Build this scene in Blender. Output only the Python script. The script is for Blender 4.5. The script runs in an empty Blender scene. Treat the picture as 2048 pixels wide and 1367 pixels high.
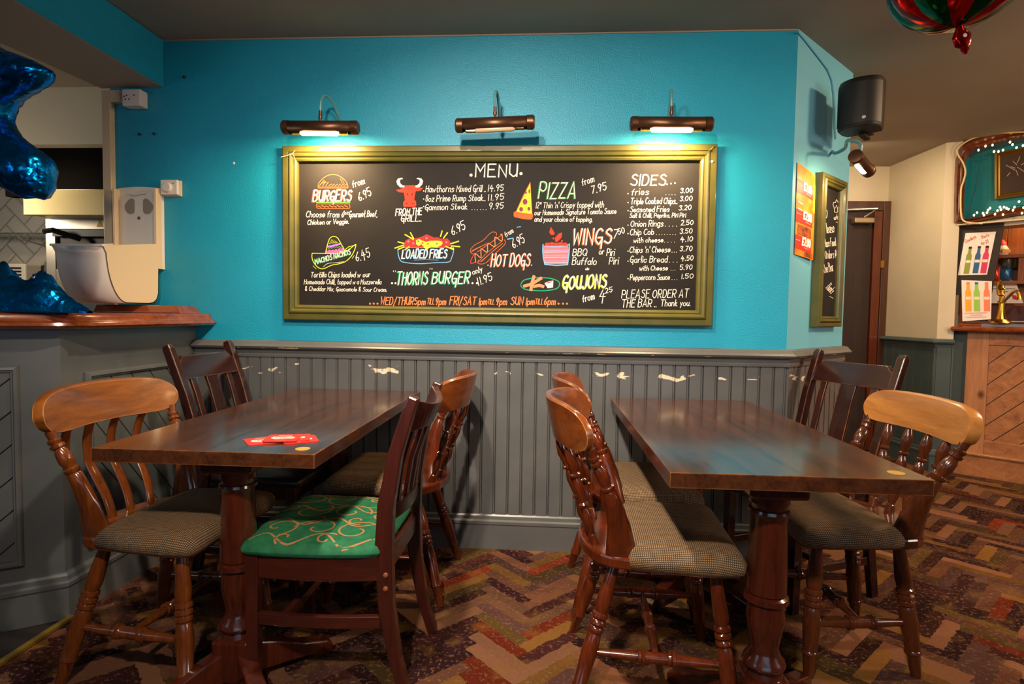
import bpy, math, random
from math import sin, cos, pi, sqrt, atan2, radians
from mathutils import Vector, Matrix, noise
from mathutils.geometry import delaunay_2d_cdt, tessellate_polygon
random.seed(7)
SC = bpy.context.scene
COL = SC.collection
# ------------------------------------------------------------------ camera
F, YAW, PITCH, ROLL, CD, CH = 1150.0, -0.0656, 0.0478, 0.0149, 2.714, 1.122
IW, IH = 2048, 1367
_cy, _sy, _cp, _sp = cos(YAW), sin(YAW), cos(PITCH), sin(PITCH)
FW = Vector((_sy*_cp, _cy*_cp, -_sp)); RT0 = Vector((_cy, -_sy, 0)); UP0 = RT0.cross(FW)
RT = cos(ROLL)*RT0 + sin(ROLL)*UP0; UPV = -sin(ROLL)*RT0 + cos(ROLL)*UP0
CAM = Vector((0, -CD, CH))
cd = bpy.data.cameras.new('camera'); cam = bpy.data.objects.new('camera', cd); COL.objects.link(cam)
cd.sensor_fit = 'HORIZONTAL'; cd.sensor_width = 36; cd.lens = F*36/IW; cd.clip_start = .02
cam.matrix_world = Matrix(((RT.x, UPV.x, -FW.x, CAM.x), (RT.y, UPV.y, -FW.y, CAM.y), (RT.z, UPV.z, -FW.z, CAM.z), (0, 0, 0, 1)))
SC.camera = cam
# ------------------------------------------------------------------ world, lights, exposure
SC.view_settings.view_transform = 'Standard'; SC.view_settings.look = 'None'
SC.view_settings.gamma = 1.0; SC.view_settings.use_curve_mapping = False
SC.view_settings.exposure = -.22
wd = bpy.data.worlds.new('world'); SC.world = wd; wd.use_nodes = True
wd.node_tree.nodes['Background'].inputs[0].default_value = (.55, .62, .80, 1)
wd.node_tree.nodes['Background'].inputs[1].default_value = .032

def area(name, loc, target, sx, sy, power, color, spread=180):
    l = bpy.data.lights.new(name, 'AREA'); l.shape = 'RECTANGLE'; l.size = sx; l.size_y = sy
    l.energy = power; l.color = color; l.spread = radians(spread)
    o = bpy.data.objects.new(name, l); COL.objects.link(o); o.location = loc
    d = Vector(target) - Vector(loc); o.rotation_euler = d.to_track_quat('-Z', 'Y').to_euler(); return o

def point(name, loc, power, color, r=.05):
    l = bpy.data.lights.new(name, 'POINT'); l.energy = power; l.color = color; l.shadow_soft_size = r
    o = bpy.data.objects.new(name, l); COL.objects.link(o); o.location = loc; return o

WARM = (1.0, .62, .30); WHITE = (1.0, .83, .64); COOL = (.50, .74, 1.0)
area('ceiling_spot_light', (-.43, -1.5, 2.36), (-.15, -.45, .5), .07, .07, 30, WHITE, 125)
area('ceiling_spot_light_behind', (-.35, -3.05, 2.34), (-.05, 0, .66), .09, .09, 27, WHITE, 85)
area('window_daylight', (-3.6, -3.1, 1.6), (-.3, 0, 1.3), 1.2, .8, 6, COOL)
area('front_window_daylight', (.3, -4.2, 1.2), (.2, 0, .9), 2.4, .8, 4, COOL, 110)
area('right_window_daylight', (4.2, -2.6, 1.7), (1.3, .2, 1.2), 1.0, .8, 46, (1, .84, .72))
area('bar_ceiling_light', (2.75, -.6, 2.34), (2.3, .2, 0), .25, .25, 58, (1, .64, .36))
point('bar_bounce_light', (3.5, -.1, 1.9), 14, (1, .6, .3), .08)  # added out-of-view point light, stands in for warm bounce on ceiling and canopy
area('corridor_ceiling_light', (2.2, 1.5, 2.34), (2.3, 1.9, 1.2), .25, .25, 17, (1, .74, .45))
area('kitchen_light', (-3.1, .30, 2.0), (-3.0, .9, 1.3), .5, .1, 2.5, (1, .78, .48), 110)
area('kitchen_side_light', (-3.7, -.15, 1.75), (-2.6, .8, 1.3), .25, .25, 6, (1, .86, .66))
area('back_bar_light', (3.75, 1.9, 2.0), (3.6, 2.1, 1.3), .3, .2, 5, WARM)

# ------------------------------------------------------------------ pixel -> point on a plane of the place
def ray(px, py): return FW + RT*((px-IW/2)/F) - UPV*((py-IH/2)/F)
def at(px, py, ax, val):
    d = ray(px, py); i = 'xyz'.index(ax); return CAM + d*((val-CAM[i])/d[i])
def atp(px, py, P0, N):
    d = ray(px, py); return CAM + d*((Vector(P0)-CAM).dot(N)/d.dot(N))

# ------------------------------------------------------------------ materials
def rgb(r, g, b):
    f = lambda c: ((c/255+.055)/1.055)**2.4 if c > 10 else c/255/12.92
    return (f(r), f(g), f(b), 1)
MATS = {}
def mat(name, base, rough=.5, metal=0, spec=.5, coat=0, emis=None, estr=1, trans=0, alpha=1):
    if name in MATS: return MATS[name]
    m = bpy.data.materials.new(name); m.use_nodes = True; p = m.node_tree.nodes['Principled BSDF']
    p.inputs['Base Color'].default_value = base; p.inputs['Roughness'].default_value = rough
    p.inputs['Metallic'].default_value = metal; p.inputs['Specular IOR Level'].default_value = spec
    p.inputs['Coat Weight'].default_value = coat; p.inputs['Coat Roughness'].default_value = .12
    if emis: p.inputs['Emission Color'].default_value = emis; p.inputs['Emission Strength'].default_value = estr
    if trans: p.inputs['Transmission Weight'].default_value = trans
    p.inputs['Alpha'].default_value = alpha
    MATS[name] = m; return m
def N_(m, t, **k):
    n = m.node_tree.nodes.new(t)
    for a, v in k.items(): setattr(n, a, v)
    return n
def L_(m, a, b): m.node_tree.links.new(a, b)
def mixc(m, fac, a, b, mode='MIX'):
    n = N_(m, 'ShaderNodeMix', data_type='RGBA', blend_type=mode)
    for i, v in ((0, fac), (6, a), (7, b)):
        if hasattr(v, 'type') or hasattr(v, 'is_linked'): L_(m, v, n.inputs[i])
        else: n.inputs[i].default_value = v
    return n.outputs[2]
def math_(m, op, a, b=None, c=None, clamp=False):
    n = N_(m, 'ShaderNodeMath', operation=op); n.use_clamp = clamp
    for i, v in enumerate((a, b, c)):
        if v is None: continue
        if isinstance(v, (int, float)): n.inputs[i].default_value = v
        else: L_(m, v, n.inputs[i])
    return n.outputs[0]
def ramp(m, fac, stops):
    n = N_(m, 'ShaderNodeValToRGB'); e = n.color_ramp.elements
    e[0].position, e[0].color = stops[0]; e[1].position, e[1].color = stops[-1]
    for p, c in stops[1:-1]: x = e.new(p); x.color = c
    L_(m, fac, n.inputs[0]); return n.outputs[0]
def objco(m, scale=(1, 1, 1)):
    t = N_(m, 'ShaderNodeTexCoord'); mp = N_(m, 'ShaderNodeMapping'); mp.inputs['Scale'].default_value = scale
    L_(m, t.outputs['Object'], mp.inputs[0]); return mp.outputs[0]
def noi(m, vec, scale, detail=3, rough=.5, dist=0):
    n = N_(m, 'ShaderNodeTexNoise'); n.inputs['Scale'].default_value = scale; n.inputs['Detail'].default_value = detail
    n.inputs['Roughness'].default_value = rough; n.inputs['Distortion'].default_value = dist; L_(m, vec, n.inputs['Vector']); return n.outputs[0]
def bump(m, h, strength, dist=.002):
    b = N_(m, 'ShaderNodeBump'); b.inputs['Strength'].default_value = strength; b.inputs['Distance'].default_value = dist
    L_(m, h, b.inputs['Height']); L_(m, b.outputs[0], m.node_tree.nodes['Principled BSDF'].inputs['Normal'])
def setc(m, out): L_(m, out, m.node_tree.nodes['Principled BSDF'].inputs['Base Color'])

def wood(name, dark, light, axis='z', rough=.3, coat=.5, sc=1, wear=None, knots=False):
    if name in MATS: return MATS[name]
    m = mat(name, light, rough, coat=coat)
    s = {'x': (2.2, 26, 26), 'y': (26, 2.2, 26), 'z': (26, 26, 2.2)}[axis]
    v = objco(m, tuple(q*sc for q in s))
    a = noi(m, v, 1.0, 5, .6, .8); b = noi(m, v, 5.0, 3, .6)
    f = math_(m, 'MULTIPLY_ADD', b, .35, math_(m, 'MULTIPLY', a, .75))
    c = ramp(m, f, [(.32, dark), (.52, tuple((dark[i]+light[i])/2 for i in range(3))+(1,)), (.74, light)])
    if knots:
        vo = N_(m, 'ShaderNodeTexVoronoi'); vo.inputs['Scale'].default_value = 5.5; L_(m, objco(m, (1, 1, .7)), vo.inputs['Vector'])
        c = mixc(m, ramp(m, vo.outputs['Distance'], [(.05, (.9,)*3+(1,)), (.16, (0,)*3+(1,))]), c, rgb(70, 32, 16))
    if wear:
        bv = N_(m, 'ShaderNodeBevel', samples=4); bv.inputs['Radius'].default_value = .0045
        g = N_(m, 'ShaderNodeNewGeometry'); d = N_(m, 'ShaderNodeVectorMath', operation='DOT_PRODUCT')
        L_(m, bv.outputs[0], d.inputs[0]); L_(m, g.outputs['Normal'], d.inputs[1])
        e = math_(m, 'MULTIPLY_ADD', d.outputs['Value'], -9.0, 8.6, clamp=True)
        n2 = noi(m, objco(m), 14, 3); k = math_(m, 'MULTIPLY', e, ramp(m, n2, [(.35, (.1,)*3+(1,)), (.6, (1,)*4)]))
        c = mixc(m, k, c, wear)
    setc(m, c); bump(m, b, .12, .001); return m

def plain_noise(name, a, b, scale=6, rough=.6, bumps=None, metal=0, coat=0, spec=.5):
    if name in MATS: return MATS[name]
    m = mat(name, a, rough, metal, spec, coat); v = objco(m)
    setc(m, ramp(m, noi(m, v, scale, 4), [(.3, a), (.7, b)]))
    if bumps: bump(m, noi(m, v, bumps[0], 2), bumps[1], bumps[2])
    return m

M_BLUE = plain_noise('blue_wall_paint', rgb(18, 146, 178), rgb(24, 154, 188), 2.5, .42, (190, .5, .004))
M_BLUE2 = plain_noise('blue_wall_paint_smooth_lit', rgb(100, 176, 200), rgb(108, 180, 204), 2.5, .5, (60, .08, .002))  # angled wall's smoother blue, its colour lightened for the light falling there
M_CEIL = plain_noise('ceiling_paint', rgb(150, 136, 122), rgb(160, 146, 130), 2, .8)
M_CREAM = plain_noise('cream_wall_paint', rgb(198, 188, 166), rgb(206, 196, 174), 3, .6, (9, .25, .01))
M_GREY2 = plain_noise('dark_grey_green_paint', rgb(62, 78, 82), rgb(70, 86, 90), 5, .4)
M_TEALD = plain_noise('teal_alcove_paint', rgb(0, 124, 138), rgb(10, 134, 146), 3, .6, (150, .4, .003))

def grey_paint():
    m = mat('grey_panelling_paint', rgb(112, 112, 112), .32, spec=.5)
    v = objco(m); base = ramp(m, noi(m, v, 5, 3), [(.3, rgb(84, 85, 86)), (.7, rgb(96, 96, 96))])
    # flaked patches of cream primer in the band rubbed by chair backs
    geo = N_(m, 'ShaderNodeNewGeometry'); sp = N_(m, 'ShaderNodeSeparateXYZ'); L_(m, geo.outputs['Position'], sp.inputs[0])
    z = sp.outputs[2]
    band = math_(m, 'SUBTRACT', 1.0, math_(m, 'MULTIPLY', math_(m, 'ABSOLUTE', math_(m, 'SUBTRACT', z, .842)), 34.0), clamp=True)
    edge = math_(m, 'SUBTRACT', 1.0, math_(m, 'MULTIPLY', math_(m, 'ABSOLUTE', math_(m, 'SUBTRACT', z, .944)), 260.0), clamp=True)
    mp = N_(m, 'ShaderNodeMapping'); mp.inputs['Scale'].default_value = (13, 13, 30); L_(m, geo.outputs['Position'], mp.inputs[0])
    n1 = noi(m, mp.outputs[0], 1.0, 3, .55, .6)
    mp2 = N_(m, 'ShaderNodeMapping'); mp2.inputs['Scale'].default_value = (3, 3, 0); L_(m, geo.outputs['Position'], mp2.inputs[0])
    n2 = noi(m, mp2.outputs[0], 1.0, 1)
    k = math_(m, 'ADD', math_(m, 'MULTIPLY', band, .13), math_(m, 'ADD', n1, math_(m, 'MULTIPLY', n2, .30)))
    flake = math_(m, 'GREATER_THAN', k, .848)
    k2 = math_(m, 'ADD', math_(m, 'MULTIPLY', edge, .10), math_(m, 'ADD', n1, math_(m, 'MULTIPLY', n2, .22)))
    flake2 = math_(m, 'GREATER_THAN', k2, .77)
    f = math_(m, 'MAXIMUM', math_(m, 'MULTIPLY', flake, math_(m, 'GREATER_THAN', band, .02)), math_(m, 'MULTIPLY', flake2, math_(m, 'GREATER_THAN', edge, .02)))
    setc(m, mixc(m, f, base, rgb(222, 205, 178))); return m
M_GREY = grey_paint()
M_GREYP = plain_noise('grey_bar_paint', rgb(84, 87, 89), rgb(96, 98, 98), 4, .36)
M_CHAMF = M_GREY
M_GREEN = plain_noise('olive_green_frame_paint', rgb(72, 74, 26), rgb(94, 86, 34), 9, .4, coat=.08)
M_BOARD = plain_noise('blackboard', rgb(22, 19, 19), rgb(34, 29, 28), 3, .7, spec=.25)
M_DWOOD = wood('dark_table_wood', rgb(26, 11, 6), rgb(88, 48, 25), 'y', .2, .5, .8, wear=rgb(190, 120, 60))
M_TLEG = wood('dark_turned_wood', rgb(30, 10, 6), rgb(84, 32, 16), 'z', .22, .7)
M_SPIN = wood('chestnut_lacquered_wood', rgb(44, 15, 6), rgb(104, 42, 15), 'z', .2, .6)
M_SPINC = wood('chestnut_crest_wood', rgb(78, 34, 12), rgb(130, 66, 26), 'y', .28, .5, wear=rgb(220, 150, 80))
M_HONEY = wood('honey_lacquered_wood', rgb(56, 24, 8), rgb(124, 62, 20), 'z', .2, .6)
M_HONEYC = wood('honey_crest_wood', rgb(92, 46, 13), rgb(146, 84, 30), 'y', .28, .5, wear=rgb(235, 165, 90))
M_GOLD = wood('golden_crest_wood', rgb(146, 88, 36), rgb(194, 130, 62), 'y', .3, .5)
M_MID = wood('brown_lacquered_wood', rgb(44, 19, 9), rgb(96, 46, 20), 'z', .2, .6)
M_DARK = wood('dark_chair_wood', rgb(27, 11, 10), rgb(54, 24, 18), 'z', .25, .5, wear=rgb(225, 150, 85))
M_DARKY = wood('dark_chair_wood_across', rgb(27, 11, 10), rgb(54, 24, 18), 'y', .25, .5, wear=rgb(225, 150, 85))
M_MAHO = wood('mahogany_chair_wood', rgb(38, 13, 9), rgb(68, 26, 18), 'z', .3, .4)
M_BARW = wood('red_brown_bar_top_wood', rgb(84, 34, 12), rgb(150, 72, 32), 'x', .2, .7)
M_PINE = wood('knotty_pine', rgb(140, 88, 56), rgb(190, 134, 94), 'z', .4, .3, .8, knots=True)
M_PINEX = wood('knotty_pine_across', rgb(130, 80, 48), rgb(180, 122, 80), 'x', .4, .3, .8, knots=True)
M_BROWN = wood('brown_door_wood', rgb(50, 26, 18), rgb(84, 48, 34), 'z', .35, .4)
M_CANO = wood('canopy_wood', rgb(60, 24, 12), rgb(120, 58, 28), 'x', .25, .6)
M_STEEL = plain_noise('brushed_steel', rgb(168, 160, 150), rgb(196, 186, 172), 6, .32, metal=.55)
M_STEELY = plain_noise('hood_steel', rgb(170, 155, 110), rgb(186, 168, 122), 3, .4, metal=.5)
M_BLACK = mat('black_plastic', rgb(14, 13, 13), .4)
M_WHITEP = mat('white_plastic', rgb(225, 216, 206), .35)
M_CREAMP = mat('cream_plastic', rgb(222, 196, 160), .35)
M_TRANSL = mat('grey_white_plastic', rgb(226, 218, 212), .45)
M_BRONZE = mat('bronze_lamp_metal', rgb(92, 62, 44), .38, .75)
M_BRASS = mat('brass', rgb(200, 150, 60), .22, 1)
M_WORN = mat('worn_brass_disc', rgb(190, 150, 70), .5, .3)
M_CHALK = mat('white_chalk_ink', rgb(232, 222, 210), .8)
M_ORANGE = mat('orange_chalk_ink', rgb(240, 128, 70), .8)
M_FOILB = plain_noise('blue_foil', rgb(0, 104, 186), rgb(0, 138, 214), 4, .22, metal=.95)
def crinkle(m, sc, st):
    v = objco(m); vo = N_(m, 'ShaderNodeTexVoronoi'); vo.feature = 'DISTANCE_TO_EDGE'; vo.inputs['Scale'].default_value = sc
    mx = N_(m, 'ShaderNodeVectorMath', operation='ADD'); nn = N_(m, 'ShaderNodeTexNoise'); nn.inputs['Scale'].default_value = sc*.8; L_(m, v, nn.inputs['Vector'])
    L_(m, v, mx.inputs[0]); sc_n = N_(m, 'ShaderNodeVectorMath', operation='SCALE'); sc_n.inputs['Scale'].default_value = .09; L_(m, nn.outputs['Color'], sc_n.inputs[0]); L_(m, sc_n.outputs[0], mx.inputs[1]); L_(m, mx.outputs[0], vo.inputs['Vector'])
    h = math_(m, 'ADD', math_(m, 'MINIMUM', vo.outputs['Distance'], .22), math_(m, 'MULTIPLY', noi(m, v, sc*2.2, 3), .35))
    bump(m, h, .55, .022)
crinkle(M_FOILB, 11, 1)
M_FOILR = mat('red_foil', rgb(170, 14, 14), .16, .9)
M_FOILG = mat('green_foil', rgb(0, 74, 44), .16, .9)
M_PAPER = mat('paper', rgb(232, 226, 222), .6)
M_REDC = mat('red_coaster_card', rgb(226, 38, 32), .45)
M_TILE = mat('white_tile', rgb(214, 208, 198), .12, coat=.4)
M_GLASS = mat('glass', (.85, .95, .92, 1), .03, trans=1)
M_BULB = mat('lit_tube', (1, .85, .6, 1), .4, emis=(1, .78, .48, 1), estr=30)
M_FAIRY = mat('lit_fairy_bulb', (1, .8, .5, 1), .4, emis=(1, .66, .30, 1), estr=9)
M_OFF = mat('unlit_tube', rgb(200, 170, 140), .3)
M_WIRE = mat('dark_wire', rgb(20, 40, 36), .5)
M_CABLEW = mat('cream_cable', rgb(222, 196, 150), .5)
M_LEATH = plain_noise('dark_leather', rgb(30, 22, 24), rgb(44, 32, 32), 20, .35)

def houndstooth():
    m = mat('dotted_seat_fabric', rgb(60, 40, 26), .85)
    uv = N_(m, 'ShaderNodeUVMap'); sp = N_(m, 'ShaderNodeSeparateXYZ'); L_(m, uv.outputs[0], sp.inputs[0])
    fs = []
    for i in (0, 1):
        fr = math_(m, 'FRACT', math_(m, 'MULTIPLY', sp.outputs[i], 178.0))
        fs.append(math_(m, 'MULTIPLY', math_(m, 'GREATER_THAN', fr, .42), 1.0))
    k = math_(m, 'MULTIPLY', fs[0], fs[1])
    v = objco(m); n = noi(m, v, 60, 2)
    cc = mixc(m, k, rgb(34, 21, 14), rgb(160, 126, 88)); setc(m, mixc(m, .10, cc, ramp(m, n, [(.3, rgb(60, 44, 20)), (.7, rgb(170, 140, 96))])))
    bump(m, k, .35, .001); return m
M_HOUND = houndstooth()
M_GFAB = plain_noise('green_seat_fabric', rgb(8, 82, 50), rgb(18, 106, 66), 40, .8, (300, .3, .001))
M_SWIRL = mat('swirl_print', rgb(156, 112, 68), .8)

def carpet_mat():
    m = mat('herringbone_carpet', (.2, .1, .1, 1), .95, spec=.1)
    at_ = N_(m, 'ShaderNodeAttribute', attribute_name='blockcol')
    v = objco(m); n1 = noi(m, v, 70, 4, .7); n2 = noi(m, v, 260, 2, .7); n3 = noi(m, v, 9, 3)
    c = mixc(m, ramp(m, n1, [(.55, (0,)*3+(1,)), (.62, (.65,)*3+(1,))]), at_.outputs['Color'], rgb(128, 94, 70))
    c = mixc(m, ramp(m, n2, [(.58, (0,)*3+(1,)), (.68, (.6,)*3+(1,))]), c, rgb(54, 36, 26))
    c = mixc(m, ramp(m, n3, [(.55, (0,)*3+(1,)), (.72, (.5,)*3+(1,))]), c, rgb(122, 86, 40))
    setc(m, c); bump(m, n2, .6, .004); return m
M_CARPET = carpet_mat()

# ------------------------------------------------------------------ mesh builder
class MB:
    def __init__(s): s.v = []; s.f = []; s.uv = {}; s.M = None
    def pt(s, p):
        p = Vector(p); p = s.M @ p if s.M is not None else p
        s.v.append((p.x, p.y, p.z)); return len(s.v)-1
    def face(s, idx): s.f.append(tuple(idx))
    def poly(s, pts): i = [s.pt(p) for p in pts]; s.face(i)
    def box(s, x0, x1, y0, y1, z0, z1):
        i = [s.pt((x, y, z)) for z in (z0, z1) for x, y in ((x0, y0), (x1, y0), (x1, y1), (x0, y1))]
        for q in ((3, 2, 1, 0), (4, 5, 6, 7), (0, 1, 5, 4), (1, 2, 6, 5), (2, 3, 7, 6), (3, 0, 4, 7)): s.face([i[k] for k in q])
        return s
    def hexa(s, a, b):          # two quads (4 pts each) joined
        i = [s.pt(p) for p in list(a)+list(b)]
        for q in ((3, 2, 1, 0), (4, 5, 6, 7), (0, 1, 5, 4), (1, 2, 6, 5), (2, 3, 7, 6), (3, 0, 4, 7)): s.face([i[k] for k in q])
        return s
    def extrude(s, pts, vec):   # polygon (3-D, planar) swept by vec
        vec = Vector(vec); n = len(pts)
        a = [s.pt(p) for p in pts]; b = [s.pt(Vector(p)+vec) for p in pts]
        s.face(a[::-1]); s.face(b)
        for k in range(n): s.face((a[k], a[(k+1) % n], b[(k+1) % n], b[k]))
        return s
    def rings(s, rings, closed_ring=True, cap0=True, cap1=True):
        idx = [[s.pt(p) for p in r] for r in rings]; n = len(rings[0])
        for a, b in zip(idx, idx[1:]):
            for k in range(n if closed_ring else n-1): s.face((a[k], a[(k+1) % n], b[(k+1) % n], b[k]))
        if closed_ring and cap0: s.face(idx[0][::-1])
        if closed_ring and cap1: s.face(idx[-1])
        return idx
    def lathe(s, p0, p1, prof, n=14):
        p0 = Vector(p0); p1 = Vector(p1); d = (p1-p0); ax = d.normalized()
        u = ax.orthogonal().normalized(); w = ax.cross(u)
        s.rings([[p0+d*t+(u*cos(2*pi*k/n)+w*sin(2*pi*k/n))*r for k in range(n)] for t, r in prof]); return s
    def tube(s, pts, r, n=8, flat=1.0, side=None):
        pts = [Vector(p) for p in pts]; rr = r if isinstance(r, (list, tuple)) else [r]*len(pts); R = []
        prev = None
        for k, p in enumerate(pts):
            t = (pts[min(k+1, len(pts)-1)]-pts[max(k-1, 0)]).normalized()
            if side is not None: u = Vector(side); u = (u - t*u.dot(t)).normalized()
            else:
                u = (prev - t*prev.dot(t)).normalized() if prev is not None else t.orthogonal().normalized()
            prev = u; w = t.cross(u)
            a = rr[k]; a, b = a if isinstance(a, (list, tuple)) else (a, a*flat)
            R.append([p+u*cos(2*pi*j/n)*a+w*sin(2*pi*j/n)*b for j in range(n)])
        s.rings(R); return s
    def bar(s, pts, dims, side):     # rectangular section swept along pts; dims (a,b) or list
        pts = [Vector(p) for p in pts]; dd = dims if isinstance(dims, list) else [dims]*len(pts); R = []
        for k, p in enumerate(pts):
            t = (pts[min(k+1, len(pts)-1)]-pts[max(k-1, 0)]).normalized()
            u = Vector(side); u = (u - t*u.dot(t)).normalized(); w = t.cross(u); a, b = dd[k][0]/2, dd[k][1]/2
            R.append([p+u*a+w*b, p-u*a+w*b, p-u*a-w*b, p+u*a-w*b])
        s.rings(R); return s
    def sweep(s, path, prof, up, closed=False):   # prof points (out, up); out = right-hand side of travel
        path = [Vector(p) for p in path]; up = Vector(up).normalized(); n = len(path); R = []
        for k, p in enumerate(path):
            a = path[(k-1) % n] if (closed or k > 0) else None; b = path[(k+1) % n] if (closed or k < n-1) else None
            d1 = (p-a).normalized() if a is not None else None; d2 = (b-p).normalized() if b is not None else None
            n1 = d1.cross(up) if d1 is not None else None; n2 = d2.cross(up) if d2 is not None else None
            if n1 is None: o = n2
            elif n2 is None: o = n1
            else: o = (n1+n2); o = o/max(.2, o.dot(n1))
            R.append([p+o*q[0]+up*q[1] for q in prof])
        idx = [[s.pt(p) for p in r] for r in R]; m = len(prof)
        for k in range(n if closed else n-1):
            A, B = idx[k], idx[(k+1) % n]
            for j in range(m): s.face((A[j], A[(j+1) % m], B[(j+1) % m], B[j]))
        if not closed: s.face(idx[0]); s.face(idx[-1][::-1])
        return s
    def sphere(s, c, r, n=8, m=5, sc=(1, 1, 1)):
        c = Vector(c); R = []
        for j in range(1, m): a = pi*j/m; R.append([c+Vector((sin(a)*cos(2*pi*k/n)*sc[0], sin(a)*sin(2*pi*k/n)*sc[1], cos(a)*sc[2]))*r for k in range(n)])
        idx = s.rings(R, cap0=False, cap1=False); t = s.pt(c+Vector((0, 0, r*sc[2]))); b = s.pt(c-Vector((0, 0, r*sc[2])))
        for k in range(n): s.face((t, idx[0][k], idx[0][(k+1) % n])); s.face((b, idx[-1][(k+1) % n], idx[-1][k]))
        return s
    def build(s, name, m, parent=None, smooth=False, bevel=0, world=False, fix=True, **props):
        me = bpy.data.meshes.new(name); vs = s.v
        if world and parent is not None:
            l = parent.location; vs = [(a-l.x, b-l.y, c-l.z) for a, b, c in vs]
        me.from_pydata(vs, [], s.f); me.validate()
        if s.uv:
            uvl = me.uv_layers.new(name='UVMap')
            for lp in me.loops: uvl.data[lp.index].uv = s.uv.get(lp.vertex_index, (0, 0))
        if fix:
            import bmesh
            bm = bmesh.new(); bm.from_mesh(me); bmesh.ops.recalc_face_normals(bm, faces=bm.faces); bm.to_mesh(me); bm.free()
        o = bpy.data.objects.new(name, me); COL.objects.link(o)
        if m: me.materials.append(m)
        if smooth: me.shade_smooth(); me.set_sharp_from_angle(angle=radians(38))
        if bevel:
            b = o.modifiers.new('bevel', 'BEVEL'); b.width = bevel; b.segments = 2; b.limit_method = 'ANGLE'; b.angle_limit = radians(40)
        if parent is not None: o.parent = parent
        for k, v in props.items(): o[k] = v
        return o

def thing(name, label, cat, loc=(0, 0, 0), rot=0, group=None):
    o = bpy.data.objects.new(name, None); COL.objects.link(o); o.location = loc; o.rotation_euler = (0, 0, rot)
    o.empty_display_size = .05; o['label'] = label; o['category'] = cat
    if group: o['group'] = group
    return o
def tag(o, label, cat, group=None):
    o['label'] = label; o['category'] = cat
    if group: o['group'] = group
    return o
def struct(name, mb, m, **k): o = mb.build(name, m, **k); o['kind'] = 'structure'; return o
def dup(root, loc, rot, label, group=None):
    r = root.copy(); COL.objects.link(r); r.location = loc; r.rotation_euler = (0, 0, rot); r['label'] = label
    if group: r['group'] = group
    for ch in list(root.children):
        c = ch.copy(); COL.objects.link(c); c.parent = r
        for g in ch.children: d = g.copy(); COL.objects.link(d); d.parent = c
    return r

# ------------------------------------------------------------------ lettering: single-stroke hand font
G = {'A':'023962 1454','B':'0209 ~093958573606 ~063655533202','C':'~5839180604133253','D':'0209 ~093957543202','E':'59090252 0646','F':'590902 0646',
'G':'~5839180604133254 2555 5550','H':'0902 5952 0656','I':'0902','J':'~4944321203','K':'0902 5906 0652','L':'090252','M':'0209356962','N':'02095259',
'O':'~3918060413325365665839','P':'0209 ~093958563506','Q':'~3918060413325365665839 4462','R':'0209 ~093958563506 2552','S':'~583918173655533203','T':'0969 3932',
'U':'~090413325459 5952','V':'093269','W':'0912375269','X':'0962 6902','Y':'0935 6935 3532','Z':'09590252',
'a':'~452605032243 4642','b':'0902 ~052645432203','c':'~4526050322 2243','d':'~452605032243 4942','e':'~04444526050322 2243','f':'~39281612 0636',
'g':'~452605032243 ~46412001','h':'0902 ~05264542','i':'0602 0808','j':'~26211000 2828','k':'0902 3604 0442','l':'0902','m':'0602 ~05163532 ~35566562',
'n':'0602 ~05264542','o':'~26050322434526','p':'0600 ~052645432203','q':'~452605032243 4640','r':'0602 ~041636','s':'~45260524432202','t':'~19132232 0636',
'u':'~06032244 4642','v':'062246','w':'0612354266','x':'0642 4602','y':'0623 4610','z':'06460242',
'0':'~29070422444729','1':'1912','2':'~0829472402 0242','3':'~08294826 ~26442203','4':'290555 3731','5':'490906 ~0636442203','6':'~49160422442504','7':'094912',
'8':'~260729472604224426','9':'~4729072547 4822','.':'0202','`':'0505',',':'1201','/':'0149','"':'0907 2927',"'":'0907','&':'~5207193804224 5','£':'~482918120202 0242 0535',
'@':'~4626244446 ~4453563917050312 41','*':'2925 0846 0648','%':'0249'}
def catmull(P, k=4):
    out = []
    for i in range(len(P)-1):
        p0, p1, p2, p3 = P[max(i-1, 0)], P[i], P[i+1], P[min(i+2, len(P)-1)]
        for j in range(k):
            t = j/k
            out.append(tuple(.5*((2*b)+(-a+c)*t+(2*a-5*b+4*c-d)*t*t+(-a+3*b-3*c+d)*t**3) for a, b, c, d in zip(p0, p1, p2, p3)))
    out.append(P[-1]); return out
def glyph_strokes(ch):
    res = []
    for tok in G.get(ch, '').replace('4 5', '45').split():
        sm = tok[0] == '~'; tok = tok.lstrip('~'); pts = [(int(tok[i]), int(tok[i+1])-2) for i in range(0, len(tok)-1, 2)]
        if sm: pts = catmull(pts)
        res.append(pts)
    return res
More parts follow.
